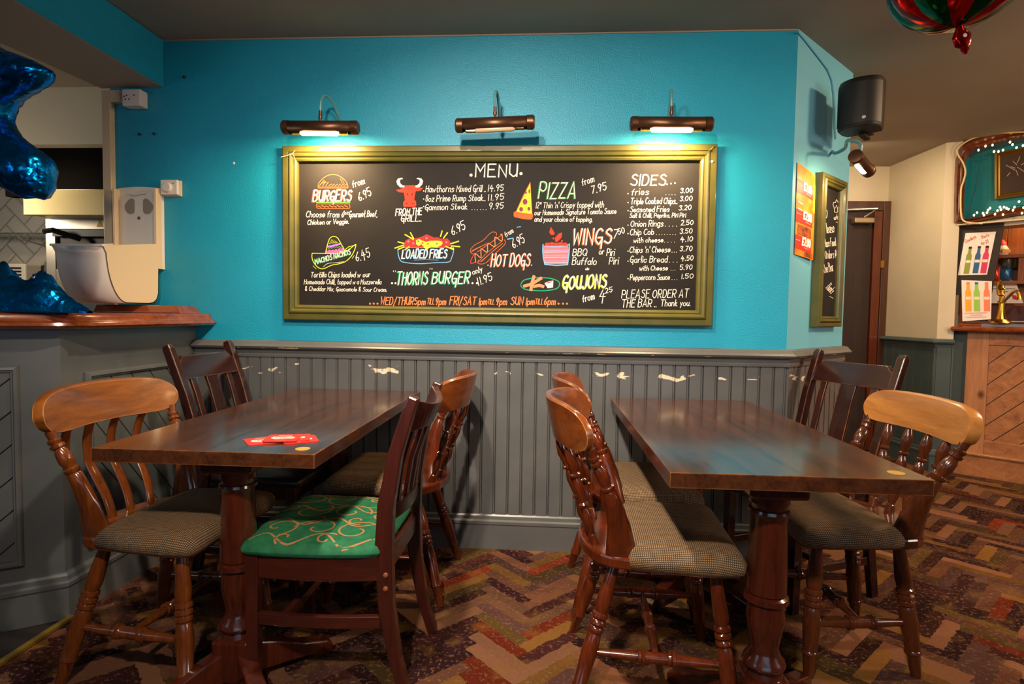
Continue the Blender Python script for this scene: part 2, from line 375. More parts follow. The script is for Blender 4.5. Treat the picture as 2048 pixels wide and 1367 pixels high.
class Ink:
    """flat pen strokes / filled shapes on a surface; pix = function(px, py, lift) -> 3-D point"""
    def __init__(s, pix): s.pix = pix; s.mb = {}; s.n = 0
    def get(s, k): return s.mb.setdefault(k, MB())
    def stroke(s, P, w, key, lift=.0010):
        w = w*.86; s.n += 1; lift += (s.n % 18)*5e-6
        m = s.get(key)
        if len(P) == 1 or (len(P) == 2 and P[0] == P[1]):
            c = P[0]; m.poly([s.pix(c[0]+w*.75*cos(a*pi/4), c[1]+w*.75*sin(a*pi/4), lift) for a in range(8)]); return
        n = len(P); Lf = []; Rt = []
        for i, p in enumerate(P):
            a = P[max(i-1, 0)]; b = P[min(i+1, n-1)]
            d1 = (p[0]-a[0], p[1]-a[1]); d2 = (b[0]-p[0], b[1]-p[1])
            if i == 0: d1 = d2
            if i == n-1: d2 = d1
            l1 = sqrt(d1[0]**2+d1[1]**2) or 1; l2 = sqrt(d2[0]**2+d2[1]**2) or 1
            nx = -(d1[1]/l1+d2[1]/l2); ny = d1[0]/l1+d2[0]/l2; ll = sqrt(nx*nx+ny*ny) or 1; nx /= ll; ny /= ll
            c = max(.45, nx*(-d1[1]/l1)+ny*(d1[0]/l1)); h = w/2/c
            ex = 0
            if i == 0: ex = -w*.4
            if i == n-1: ex = w*.4
            q = (p[0]+d2[0]/l2*ex, p[1]+d2[1]/l2*ex)
            Lf.append(m.pt(s.pix(q[0]+nx*h, q[1]+ny*h, lift))); Rt.append(m.pt(s.pix(q[0]-nx*h, q[1]-ny*h, lift)))
        for i in range(n-1): m.face((Lf[i], Rt[i], Rt[i+1], Lf[i+1]))
    def fill(s, P, key, lift=.0008):
        m = s.get(key); tri = tessellate_polygon([[Vector((x, y, 0)) for x, y in P]])
        idx = [m.pt(s.pix(x, y, lift)) for x, y in P]
        for t in tri: m.face([idx[i] for i in t])
    def text(s, st, x0, x1, y0, y1, cap, key, w=1.3, slant=.16, lift=.0010, dx=0, dy=0, jit=.5):
        adv = []; x = 0
        for ch in st:
            if ch == ' ': adv.append((x, [])); x += 3.2; continue
            g = glyph_strokes(ch); mx = max((p[0] for q in g for p in q), default=2)
            adv.append((x, g)); x += mx+2.3
        tot = max(x-2.3, 1.0); sx = (x1-x0)/tot; sy = cap/7.0; rnd = random.Random(hash_(st))
        ux, uy = (x1-x0), (y1-y0); L = sqrt(ux*ux+uy*uy); ux /= L; uy /= L
        for gx, g in adv:
            jy = rnd.uniform(-jit, jit)*cap*.05; js = 1+rnd.uniform(-.06, .06)
            for q in g:
                P = []
                for a, b in q:
                    lx = (gx+a)*sx+b*sy*slant; ly = b*sy*js+jy
                    P.append((x0+lx*ux+ly*uy+dx, y0+lx*uy-ly*ux+dy))
                s.stroke(P, w, key, lift)
def hash_(t): 
    h = 7
    for c in t: h = (h*31+ord(c)) % 99991
    return h

# ================================================================== SETTING
WX0, WX1 = -2.155, 1.085                       # main blue wall
CW0 = Vector((1.085, 0, 0)); CWD = Vector((.7035, .7107, 0)); CWL = .69; CWN = Vector((.7107, -.7035, 0)); CW1 = CW0+CWD*CWL
ZC, ZS, ZR = 2.416, 2.19, .98
# floor: herringbone carpet, every block a face with its own colour
def carpet():
    me_v = []; fs = []; cols = []
    pal = [((50, 22, 26), 5.5), ((140, 94, 68), 5), ((92, 68, 32), 3), ((124, 42, 18), 1.0), ((92, 60, 54), 4.5), ((130, 88, 40), 2), ((70, 32, 30), 4), ((122, 76, 56), 4)]
    ch = [p[0] for p in pal]; wt = [p[1] for p in pal]; n = 5; W = .050; a = pi/4; ca, sa = cos(a), sin(a); rnd = random.Random(3)
    for k in range(-140, 141):
        for mm in range(-30, 31):
            ox, oy = k+n*mm, k-n*mm
            for (x0, x1, y0, y1) in ((0, n, 0, 1), (n, n+1, 1-n, 1)):
                cx, cy = (ox+(x0+x1)/2)*W, (oy+(y0+y1)/2)*W
                X, Y = cx*ca-cy*sa+.3, cx*sa+cy*ca
                if not (-3.9 < X < 5.2 and -3.4 < Y < 4.2): continue
                if X < -1.2 and (X+1.2)+(-Y-.9)*.45 < -1.4: pass
                b = len(me_v); vertical = (x1-x0) == 1
                # ragged long edges
                ns = 14; S3 = 3
                pts = []
                def add(u, v):
                    wx, wy = (ox+u)*W, (oy+v)*W
                    j = noise.noise(Vector((wx*61, wy*61, 0)))*.0085; j2 = noise.noise(Vector((wx*61, wy*61, 7)))*.0085
                    wx += j; wy += j2; pts.append((wx*ca-wy*sa+.3, wx*sa+wy*ca, 0))
                if vertical:
                    for i in range(n*S3): add(x0, y0+i/S3)
                    for i in range(S3): add(x0+i/S3, y1)
                    for i in range(n*S3): add(x1, y1-i/S3)
                    for i in range(S3): add(x1-i/S3, y0)
                else:
                    for i in range(S3): add(x0, y0+i/S3)
                    for i in range(n*S3): add(x0+i/S3, y1)
                    for i in range(S3): add(x1, y1-i/S3)
                    for i in range(n*S3): add(x1-i/S3, y0)
                me_v += pts; fs.append(tuple(range(b, b+len(pts))[::-1])); c = rnd.choices(ch, wt)[0]; f = rnd.uniform(.62, .94)
                cols.append((rgb(*[min(255, q*f) for q in c]), len(pts)))
    me = bpy.data.meshes.new('floor'); me.from_pydata(me_v, [], fs)
    ca_ = me.color_attributes.new('blockcol', 'FLOAT_COLOR', 'CORNER'); arr = []
    for c, l in cols: arr += list(c)*l
    ca_.data.foreach_set('color', arr)
    o = bpy.data.objects.new('floor', me); COL.objects.link(o); me.materials.append(M_CARPET); o['kind'] = 'structure'
    # make sure normals look up
    if me.polygons[0].normal.z < 0: me.flip_normals()
    return o
FLOOR = carpet()
struct('floor_screed', MB().box(-4.9, 5.3, -3.4, 4.3, -.12, -.004), mat('screed', rgb(50, 40, 36), .9))
struct('ceiling', MB().box(-4.9, 5.3, -3.2, 4.3, ZC, ZC+.1), M_CEIL)

# back wall: plaster, with every tongue-and-groove board below the dado as a part
wb = struct('wall_back', MB().box(WX0, WX1, 0, .12, 0, ZC), M_BLUE)
mb = MB(); mb.extrude([CW0, CW1, CW1+Vector((0, .12, 0)), CW1+Vector((-.12, .12, 0)), CW0+Vector((0, .12, 0))], (0, 0, ZC))
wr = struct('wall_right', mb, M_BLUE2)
struct('wall_passage', MB().box(CW1.x-.12, CW1.x, CW1.y+.12, 2.4, 0, ZC), M_CREAM)
def board(parent, P, D, Nn, w, z0, z1, m, t=.012, bead=True):
    """one beaded board: flat face with a small round bead along its right edge, shallow groove beside it"""
    P = Vector(P); c = .0022
    prof = [(0, 0), (c, t), (w-.011, t), (w-.009, t*.55), (w-.0065, t*.95), (w-.003, t*.95), (w-.0012, t*.4), (w, 0)]
    pts = [P+D*a+Nn*b+Vector((0, 0, z0)) for a, b in prof]
    return MB().extrude(pts, (0, 0, z1-z0)).build('board', m, parent)
MB().box(-1.72, WX1-.001, -.0009, -.0001, .14, .94).build('panel_backing', M_GREY, wb); MB().extrude([CW0+CWN*.0001, CW1+CWN*.0001, CW1+CWN*.0009, CW0+CWN*.0009], (0, 0, .94)).build('panel_backing', M_GREY, wr)
D0 = Vector((1, 0, 0)); N0 = Vector((0, -1, 0)); x = -1.72; rb = random.Random(5)
while x < WX1-.005:
    w = min(.064, WX1-x); board(wb, (x, -.001, 0), D0, N0, w-.0012, .15, .93, M_GREY, .012); x += .064
t = 0.0
while t < CWL-.01:
    w = min(.064, CWL-t); board(wr, CW0+CWD*t+CWN*.001, CWD, CWN, w-.0012, .15, .93, M_CHAMF); t += .064
# dado rail and skirting, mitred round the corner
rail = [(0, .90), (.018, .90), (.020, .912), (.016, .918), (.018, .934), (.046, .944), (.052, .952), (.046, .958), (.040, .962), (.030, .976), (.012, ZR), (0, ZR)]
pth = [(-1.73, -.002, 0), (WX1, -.002, 0), tuple(CW1+Vector((.0, .0, 0)))]
struct('trim_1', MB().sweep(pth, rail, (0, 0, 1)), M_GREY)
skirt = [(0, 0), (.022, 0), (.022, .115), (.026, .122), (.026, .135), (.018, .142), (.016, .158), (.010, .166), (0, .168)]
struct('baseboard_back', MB().sweep(pth, skirt, (0, 0, 1)), M_GREY)

# soffit beam over the bar hatch, with blue face
mb = MB(); mb.extrude([(-1.884, 0, ZS), (-1.884, -3.2, ZS), (-2.50, -3.2, ZS), (-2.20, 0, ZS)], (0, 0, ZC-ZS-.002))
sf = struct('trim_2', mb, M_CEIL)
MB().box(-1.884, -1.880, -3.2, -.002, ZS+.002, ZC-.004).build('beam_face', M_BLUE, sf)
struct('trim_3', MB().box(-1.884, 1.08, -.004, -.0005, ZC-.008, ZC-.001), M_CEIL)
# left side wall beyond the bar, kitchen walls
struct('wall_left', MB().box(-4.9, -4.8, -3.2, 1.3, 0, ZC), M_CREAM)
wk = struct('wall_kitchen', MB().box(-4.8, WX0+.02, 1.2, 1.3, 0, ZC), mat('kitchen_grout', rgb(150, 142, 130), .6))
struct('wall_bulkhead', MB().box(-4.7, -2.19, .55, .62, 2.085, ZC), M_CREAM)
struct('wall_kitchen_side', MB().box(WX0+.005, WX0+.1, .13, 1.2, 0, ZC), M_CREAM)
# dark extractor recess lining above the canopy hood
tag(MB().box(-3.35, -2.2, .64, .70, 1.80, 2.09).build('extractor_filter_panel', mat('grease_filter', rgb(12, 11, 11), .9, spec=.05)), 'dark extractor filter panel above the steel cooker hood', 'extractor')
# metro tiles laid in herringbone on the kitchen wall: every tile a part
def tiles():
    a = radians(45); ca, sa = cos(a), sin(a); tw = .10; n = 2; meshes = None; cnt = 0
    me_src = {}
    for k in range(-18, 19):
        for mm in range(-9, 10):
            ox, oy = k+n*mm, k-n*mm
            for vi, (x0, x1, y0, y1) in enumerate(((0, n, 0, 1), (n, n+1, 1-n, 1))):
                cx, cy = (ox+(x0+x1)/2)*tw, (oy+(y0+y1)/2)*tw
                X, Z = cx*ca-cy*sa-3.7, cx*sa+cy*ca+1.5
                if not (-4.55 < X < -2.9 and 1.12 < Z < 2.05): continue
                if vi not in me_src:
                    g = .003; m = MB(); hx, hy = (x1-x0)*tw/2-g, (y1-y0)*tw/2-g; b = .012
                    def q(u, v, d): return (u*ca-v*sa, -d, u*sa+v*ca)
                    o_ = [q(u, v, 0) for u, v in ((-hx, -hy), (hx, -hy), (hx, hy), (-hx, hy))]
                    i_ = [q(u, v, .008) for u, v in ((-hx+b, -hy+b), (hx-b, -hy+b), (hx-b, hy-b), (-hx+b, hy-b))]
                    m.hexa(o_, i_); t = m.build('tile', M_TILE, wk); me_src[vi] = t; t.location = (X, 1.199, Z)
                else:
                    t = me_src[vi].copy(); COL.objects.link(t); t.location = (X, 1.199, Z)
tiles()

# passage at the right: wall with the brown door, cream side wall, pier
struct('wall_far', MB().box(1.3, 2.84, 2.40, 2.5, 0, ZC), M_CREAM)
P1 = Vector((2.835, 2.40, 0)); P2 = Vector((2.855, 1.735, 0)); P3 = Vector((2.95, 1.70, 0))
mb = MB(); mb.extrude([P1, P2, P3, P3+Vector((.07, .10, 0)), P1+Vector((.12, 0, 0))], (0, 0, ZC))
wfr = struct('wall_far_right', mb, M_CREAM)
frail = [(0, .93), (.014, .93), (.018, .95), (.04, .958), (.044, .968), (.03, .985), (0, .99)]
p_ = [tuple(P1), tuple(P2), tuple(P3)]; p_ = [(a-.001, b-.001, 0) for a, b, c in p_]
struct('trim_4', MB().sweep(p_[::-1], [(-a, b) for a, b in frail], (0, 0, 1)), M_GREY2)
struct('baseboard_far', MB().sweep(p_[::-1], [(-a, b) for a, b in skirt], (0, 0, 1)), M_GREY2)
ds = (P2-P1).normalized(); ns_ = Vector((-1, -.03, 0)).normalized(); L_side = (P2-P1).length; t = 0
while t < L_side-.01:
    board(wfr, P1+ds*t+ns_*.001, ds, ns_, min(.09, L_side-t)-.001, .15, .935, M_GREY2, .010); t += .09
dq = (P3-P2).normalized(); nq = Vector((-.35, -.94, 0)).normalized()
board(wfr, P2+nq*.001, dq, nq, (P3-P2).length, .15, .935, M_GREY2, .010)

# brown door, frame, leaf, closer
def xz(px, py, y): p = at(px, py, 'y', y); return p.x, p.z
dr, ztop = xz(1781, 404, 2.40); 
d1 = MB(); DX0, DX1, DZ = dr-.98, dr, ztop
d1.box(DX0, DX0+.09, 2.355, 2.405, 0, DZ).box(DX1-.075, DX1, 2.355, 2.405, 0, DZ).box(DX0+.09, DX1-.075, 2.355, 2.405, DZ-.08, DZ)
door = struct('door_1', d1, M_BROWN, bevel=.006)
m_ = MB().box(DX0+.09, DX1-.075, 2.385, 2.40, 0, DZ-.08); m_.build('door_recess', mat('dark_recess', rgb(40, 18, 12), .5), door)
leaf = MB().box(DX0+.10, DX1-.155, 2.365, 2.384, .01, DZ-.15).build('door_leaf', wood('dark_door_wood', rgb(26, 14, 10), rgb(46, 25, 17), 'z', .7, .0), door, bevel=.004)
MB().box(DX1-.15, DX1-.085, 2.35, 2.384, .01, DZ-.085).build('door_side_panel', wood('red_door_wood', rgb(64, 24, 10), rgb(104, 44, 18), 'z', .35, .4), door)
ca_, cb_ = xz(1745, 436, 2.33), xz(1722, 446, 2.33)
MB().box(ca_[0]-.16, ca_[0], 2.29, 2.36, ca_[1]-.045, ca_[1]).build('door_closer', mat('closer_metal', rgb(150, 130, 105), .35, .6), door, bevel=.008)
MB().tube([(ca_[0]-.08, 2.30, ca_[1]+.005), (ca_[0]-.02, 2.22, ca_[1]+.06), (ca_[0]-.22, 2.34, ca_[1]+.07)], .008, 6).build('closer_arm', M_STEEL, door)
kx, kz = xz(1764, 528, 2.35); MB().box(kx-.012, kx+.012, 2.340, 2.356, kz-.03, kz+.03).build('latch_plate', M_BRASS, door)

# terracotta strip of tiles in front of the left bar, with brass threshold
E1, E2 = at(0, 1335, 'z', 0), at(150, 1236, 'z', 0)
dirE = (E2-E1).normalized(); nE = Vector((-dirE.y, dirE.x, 0))
tf = struct('floor_tiled_strip', MB().hexa([E1-dirE*1.0+Vector((0, 0, .0005)), E2+Vector((0, 0, .0005)), E2+nE*.9+Vector((0, 0, .0005)), E1-dirE*1.0+nE*.9+Vector((0, 0, .0005))],
     [p+Vector((0, 0, .003)) for p in (E1-dirE*1.0, E2, E2+nE*.9, E1-dirE*1.0+nE*.9)]), mat('tile_bed', rgb(30, 22, 20), .8))
M_TERR = plain_noise('terracotta_tile', rgb(128, 50, 28), rgb(156, 66, 36), 8, .35)
for i in range(12):
    for j in range(5):
        o = E1-dirE*.9+dirE*(i*.155)+nE*(.02+j*.155); q = [o, o+dirE*.148, o+dirE*.148+nE*.148, o+nE*.148]
        if (o+dirE*.148-E2).dot(dirE) > 0: continue
        MB().hexa([p+Vector((0, 0, .003)) for p in q], [p+Vector((0, 0, .010)) for p in q]).build('tile', M_TERR if (i+j) % 2 else mat('black_tile', rgb(34, 30, 30), .35), tf)
struct('trim_5', MB().hexa([E1-dirE+Vector((0, 0, .001)), E2+Vector((0, 0, .001)), E2+nE*.022+Vector((0, 0, .001)), E1-dirE+nE*.022+Vector((0, 0, .001))],
     [p+Vector((0, 0, .013)) for p in (E1-dirE, E2, E2+nE*.022, E1-dirE+nE*.022)]), mat('threshold_brass', rgb(170, 140, 60), .4, .7))

# ================================================================== LEFT BAR
BC = Vector((-1.735, -.785, 0)); BD = Vector((-.82, -.57, 0)).normalized(); BN = Vector((BD.y, -BD.x, 0)) # outward normal of the front face
if BN.y > 0: BN = -BN
lbar = thing('bar_counter', 'grey painted bar counter with diagonal boarded panels at the left', 'bar counter', (BC.x, BC.y, 0))
def W(p, o): return Vector(p)
body = MB(); A0 = Vector((BC.x, -.002, 0)); Fend = BC+BD*1.6
body.extrude([A0, BC, Fend, Fend-BN*.42, BC+Vector((-.42, .28, 0)), A0+Vector((-.42, 0, 0))], (0, 0, 1.045))
body.build('carcass', M_GREYP, lbar, world=True)
def clip_poly(poly, a, b, c):   # keep a*x+b*y<=c
    out = []
    for i in range(len(poly)):
        p, q = poly[i], poly[(i+1) % len(poly)]; dp = a*p[0]+b*p[1]-c; dq_ = a*q[0]+b*q[1]-c
        if dp <= 0: out.append(p)
        if dp*dq_ < 0: t = dp/(dp-dq_); out.append((p[0]+(q[0]-p[0])*t, p[1]+(q[1]-p[1])*t))
    return out
def diag_boards(parent, O, U, Nn, u0, u1, z0, z1, ang, bw, th, m, gap=.004, name='board'):
    nx, nz = -sin(ang), cos(ang); lo = min(nx*u+nz*z for u in (u0, u1) for z in (z0, z1)); hi = max(nx*u+nz*z for u in (u0, u1) for z in (z0, z1))
    k = lo-bw*.4
    while k < hi:
        P = [(u0, z0), (u1, z0), (u1, z1), (u0, z1)]
        P = clip_poly(P, nx, nz, k+bw-gap); P = clip_poly(P, -nx, -nz, -k) if len(P) > 2 else P
        if len(P) > 2:
            ar = abs(sum(P[i][0]*P[(i+1) % len(P)][1]-P[(i+1) % len(P)][0]*P[i][1] for i in range(len(P))))/2
            if ar > .0004:
                pts = [Vector(O)+U*u+Vector((0, 0, z)) for u, z in P]
                MB().extrude(pts, Nn*th).build(name, m, parent, world=True, bevel=.0015)
        k += bw
def panel(parent, O, U, Nn, u0, u1, z0, z1, ang, bw, m, fr=.022, back=None):
    if back: MB().extrude([Vector(O)+U*u+Vector((0, 0, z)) for u, z in ((u0, z0), (u1, z0), (u1, z1), (u0, z1))], Nn*.002).build('panel_back', back, parent, world=True)
    diag_boards(parent, Vector(O), U, Nn, u0, u1, z0, z1, ang, bw, .008, m)
    pth = [Vector(O)+U*u+Vector((0, 0, z)) for u, z in ((u0, z0), (u1, z0), (u1, z1), (u0, z1))]
    pr = [(0, 0), (fr, 0), (fr, .008), (fr*.75, .018), (fr*.35, .020), (fr*.2, .014), (0, .014)]
    s = 1 if U.cross(Vector((0, 0, 1))).dot(Nn) > 0 else -1
    mb = MB(); mb.sweep(pth, [(a*s, b) for a, b in pr], Nn, closed=True); mb.build('panel_moulding', m, parent, world=True)
BGROOVE = mat('panel_groove', rgb(40, 40, 40), .6)
# front face panel (u runs left), side face panel (u runs to the wall)
panel(lbar, BC+BN*.001, BD, BN, .135, .85, .24, .90, radians(-42), .085, M_GREYP, back=BGROOVE)
US = Vector((0, 1, 0)); NS = Vector((1, 0, 0))
panel(lbar, Vector((BC.x+.001, BC.y, 0)), US, NS, .12, .70, .24, .86, radians(-50), .085, M_GREYP, back=BGROOVE)
fp = [tuple(BC+BD*1.6), tuple(BC), (BC.x, -.03, 0)]
MB().sweep(fp, [(a*1.0, b*1.0) for a, b in skirt], (0, 0, 1)).build('skirting', M_GREYP, lbar, world=True)
ctp = lbar
prof = [(-.50, 1.046), (.055, 1.046), (.078, 1.050), (.088, 1.060), (.084, 1.070), (.066, 1.076), (.062, 1.084), (.060, 1.096), (.050, 1.104), (-.50, 1.104)]
cp_ = [tuple(BC+BD*1.6), tuple(BC+BD*.04), (BC.x+.02, -.74, 0), (BC.x+.02, -.004, 0)]
MB().sweep(cp_, [(a, b) for a, b in prof], (0, 0, 1)).build('worktop', M_BARW, ctp, world=True, smooth=True)
j = BC+BD*.0; 
cap = MB(); q0, q1 = -2.13, -1.70
cap.hexa([(q0, -.17, 1.104), (q1, -.17, 1.104), (q1, -.003, 1.104), (q0, -.003, 1.104)], [(q0+.004, -.15, 1.140), (q1-.035, -.15, 1.140), (q1-.035, -.003, 1.140), (q0+.004, -.003, 1.140)])
cap.build('raised_ledge', M_BARW, ctp, world=True, bevel=.006)

# ------------------------------------------------------------------ wall fittings at the left
tr = thing('cable_trunking', 'cream plastic trunking up the open edge of the blue wall', 'trunking', (-2.155, -.02, 1.5))
MB().box(-2.176, -2.134, -.030, .03, 1.106, 2.17).build('upright', M_CREAMP, tr, world=True, bevel=.003)
MB().box(-2.134, -2.085, -.032, -.001, 2.115, 2.17).build('elbow', M_CREAMP, tr, world=True, bevel=.003)
x0, z1 = xz(242, 177, -.06); x1, z0 = xz(274, 210, -.06)
so = thing('wall_socket', 'white single socket box high on the blue wall by the beam', 'socket', ((x0+x1)/2, -.001, (z0+z1)/2))
MB().box(x0, x1+.012, -.055, -.001, z0, z1).build('box', M_WHITEP, so, world=True, bevel=.004)
for a, b in ((.3, .62), (.22, .38), (.45, .38), (.78, .62), (.15, .55)):
    cx, cz = x0+(x1-x0)*a, z0+(z1-z0)*b
    MB().lathe((cx, -.0555, cz), (cx, -.0565, cz), [(0, .0035), (1, .0035)], 8).build('socket_hole', M_BLACK, so, world=True)
x0, z1 = xz(321, 359, -.03); x1, z0 = xz(355, 389, -.03)
th_ = thing('thermostat', 'white room thermostat with round dial on the blue wall', 'thermostat', ((x0+x1)/2, -.001, (z0+z1)/2))
MB().box(x0, x1+.006, -.012, -.001, z0-.004, z1).build('backplate', M_CREAMP, th_, world=True, bevel=.002)
MB().box(x0, x1, -.032, -.012, z0, z1).build('housing', M_WHITEP, th_, world=True, bevel=.004)
cx, cz = x0+(x1-x0)*.42, (z0+z1)/2-.002
MB().lathe((cx, -.032, cz), (cx, -.044, cz), [(0, .024), (.8, .022), (1, .019)], 24).build('dial', M_WHITEP, th_, world=True, smooth=True)
MB().box(cx+.027, cx+.031, -.0335, -.032, cz+.018, cz+.022).build('indicator', M_BLACK, th_, world=True)
# opened paper-towel dispenser
x0, z1 = xz(233, 376, -.03); x1, z0 = xz(322, 517, -.03)
dp = thing('towel_dispenser', 'white wall towel dispenser with its cover dropped open', 'dispenser', ((x0+x1)/2, -.001, (z0+z1)/2))
bw_ = x1-x0
mb = MB(); arc = [(x0+bw_*k/10, z1+.008*sin(pi*k/10)) for k in range(11)]
mb.extrude([(x0, -.002, z0-.05), (x1, -.002, z0-.05)]+[(a, -.002, b) for a, b in arc[::-1]], (0, -.02, 0)); mb.build('back_plate', M_WHITEP, dp, world=True)
for a, b in ((x0, x0+.010), (x1-.013, x1)):
    MB().box(a, b, -.058, -.02, z0-.05, z1-.005).build('side_wall', M_CREAMP, dp, world=True, bevel=.003)
for s in (-1, 1):   # two rounded triangular cut-outs
    c = (x0+x1)/2-.004; mb = MB(); pts = []
    for a in [k*pi/10 for k in range(20)]:
        r = .031; px_ = c+s*(.042+max(-.021, r*cos(a))); pz = z1-.085+r*1.25*sin(a)
        if sin(a) > 0: px_ -= s*.013*sin(a)*(cos(a) > 0)
        pts.append((px_, -.0222, pz))
    mb.extrude(pts, (0, -.0006, 0)); mb.build('cutout', mat('cutout_grey', rgb(150, 140, 130), .6), dp, world=True)
MB().lathe(((x0+x1)/2-.004, -.022, z1-.142), ((x0+x1)/2-.004, -.024, z1-.142), [(0, .008), (1, .008)], 14).build('screw_hole', mat('hole_brown', rgb(110, 90, 76), .6), dp, world=True)
MB().tube([((x0+x1)/2-.045, -.026, z1-.028), ((x0+x1)/2-.02, -.028, z1-.032), ((x0+x1)/2+.01, -.028, z1-.024), ((x0+x1)/2+.035, -.026, z1-.022)], .006, 8).build('spring_clip', M_WHITEP, dp, world=True)
MB().box((x0+x1)/2-.012, (x0+x1)/2+.016, -.0235, -.022, z0-.03, z0+.0).build('cutout', mat('cutout_grey', rgb(150, 140, 130), .6), dp, world=True)
# cover: deep tub hinged at the bottom, hanging outwards
h0 = z0+.02; h1 = h0-.24; yf = -.40; ts = []
side = [(-.03, h0+.052), (yf, h0)]
for k in range(0, 13):
    a = k/12*pi/2; side.append((yf+.02+.10*(1-cos(a))+.02*k/12, h0-.03-(h0-h1-.03)*sin(a)))
side += [(-.12, h1), (-.088, h1+.006), (-.066, h1+.022), (-.054, h1+.05), (-.05, h0-.07), (-.02, h0-.07)]
xa, xb = x0-.004, x1+.002
for q, (xx, mt) in enumerate(((xa, M_TRANSL), (xb-.004, M_CREAMP))):
    MB().extrude([(xx, a, b) for a, b in side], (.004, 0, 0)).build('cover_side', mt, dp, world=True)
mb = MB(); pr_ = side[1:-1]
ia = [mb.pt((xa, a, b)) for a, b in pr_]; ib = [mb.pt((xb, a, b)) for a, b in pr_]
for i in range(len(pr_)-1): mb.face((ia[i], ib[i], ib[i+1], ia[i+1]))
o = mb.build('cover_front', M_TRANSL, dp, world=True, smooth=True); s_ = o.modifiers.new('s', 'SOLIDIFY'); s_.thickness = .004
MB().box(xa-.004, xb+.004, yf-.004, yf+.012, h0-.004, h0+.006).build('cover_rim', M_WHITEP, dp, world=True)
# screws, filler spots on the blue wall
for (px, py), lab in (((281, 269), 'dark screw left of the pair on the blue wall'), ((310, 268), 'dark screw right of the pair on the blue wall'), ((370, 155), 'dark screw high on the blue wall below the ceiling corner')):
    a, b = xz(px, py, 0); o = MB().lathe((a, 0, b), (a, -.012, b), [(0, .004), (.7, .004), (.75, .007), (1, .006)], 10).build('wall_screw', mat('dark_screw', rgb(60, 50, 44), .5, .5)); tag(o, lab, 'screw')
a, b = xz(468, 326, 0); MB().lathe((a, -.0002, b), (a, -.0015, b), [(0, .006), (1, .004)], 10).build('filler_spot', M_CHALK, wb)

# ------------------------------------------------------------------ kitchen beyond the hatch
hood = thing('cooker_hood', 'long brushed steel cooker hood beyond the bar hatch', 'hood', (-2.65, .55, 1.66))
ax, az = xz(45, 378, .45); bx_, bz = xz(45, 430, .45); rx = -2.19
MB().box(ax, rx, .45, .47, bz, az).build('front_panel', M_STEELY, hood, world=True, bevel=.004)
MB().hexa([(ax, .47, az-.002), (rx, .47, az-.002), (rx, .47, bz+.01), (ax, .47, bz+.01)], [(ax+.1, 1.19, az+.02), (rx, 1.19, az+.02), (rx, 1.19, bz-.02), (ax+.1, 1.19, bz-.02)]).build('hood_body', M_STEEL, hood, world=True)
gx, gz = xz(90, 437, .62); gx2, gz2 = xz(216, 600, .62)
ov = thing('grill_oven', 'steel eye-level grill with open cavity under the hood', 'oven', (-2.5, .8, 1.2))
kz = xz(110, 458, .62)[1]; kb = xz(110, 538, .62)[1]; kx = xz(110, 458, .62)[0]
o = MB(); o.box(gx, -2.19, .62, .64, kz, gz).box(gx, kx, .62, .64, gz2-.06, kz).box(kx, -2.19, .62, .64, gz2-.06, kb)
o.build('front_frame', M_STEEL, ov, world=True, bevel=.003)
MB().box(gx+.002, -2.19, .64, 1.1, gz2-.06, gz-.003).build('casing', mat('oven_dark', rgb(40, 30, 26), .4, .4), ov, world=True)
MB().box(kx, -2.19, .60, .66, kz-.045, kz-.005).build('element_cover', M_BLACK, ov, world=True)
MB().box(kx+.05, -2.19, .585, .625, kb+.03, kb+.09).build('grill_tray', M_STEEL, ov, world=True, bevel=.004)
MB().box(kx+.03, -2.19, .595, .62, kb+.002, kb+.02).build('tray_rail', M_STEEL, ov, world=True)
hx, hz = xz(95, 463, .56); hx2, hz2 = xz(150, 476, .56)
MB().tube([(hx, .54, hz), (hx+.06, .53, hz+.005), (hx2, .6, hz2)], .016, 8).build('handle', M_BLACK, ov, world=True, smooth=True)
tx, tz = xz(200, 447, .62); mb = MB(); mb.extrude([(tx-.022, .6195, tz-.02), (tx+.022, .6195, tz-.02), (tx, .6195, tz+.024)], (0, -.001, 0)); mb.build('warning_triangle', M_WORN, ov, world=True)
# shelf of glass, cooker parts left
gs = thing('glass_shelf', 'clear glass shelf on the kitchen tiles', 'shelf', (-3.3, 1.1, 1.58))
sx, sz = xz(92, 466, 1.0)
MB().box(-4.6, sx, .98, 1.19, sz-.008, sz).build('pane', M_GLASS, gs, world=True)
MB().tube([(sx-.22, 1.0, sz-.01), (sx-.2, 1.02, sz-.04), (sx-.2, 1.185, sz-.06)], .006, 6).build('bracket', M_STEEL, gs, world=True)
tg = thing('toaster_grill', 'white and steel slotted appliance on the kitchen worktop', 'appliance', (-3.2, .9, 1.2))
px0, pz1 = xz(-40, 526, .9); px1, pz0 = xz(52, 575, .9)
MB().box(px0, px1, .9, 1.1, pz0-.1, pz1).build('casing', M_WHITEP, tg, world=True, bevel=.01)
for k in range(5):
    MB().box(px0+.02, px1-.03, .896, .90, pz1-.035-k*.022, pz1-.025-k*.022).build('slot', M_BLACK, tg, world=True)
px0, pz1 = xz(56, 520, .85); px1, pz0 = xz(90, 575, .85)
o = MB().lathe(((px0+px1)/2, .95, pz0-.12), ((px0+px1)/2, .95, pz1), [(0, .06), (.6, .065), (.62, .05), (.9, .045), (.92, .02), (1, .02)], 16).build('storage_jar', M_BLACK, smooth=True); tag(o, 'small black lidded jar beside the kitchen grill', 'jar')
kw = MB().box(-4.7, -2.16, .56, 1.19, .86, gz2-.061).build('kitchen_worktop', M_STEEL, bevel=.004); tag(kw, 'steel kitchen worktop behind the bar hatch', 'worktop')
px0, pz1 = xz(160, 598, .3); px1, pz0 = xz(214, 622, .3)
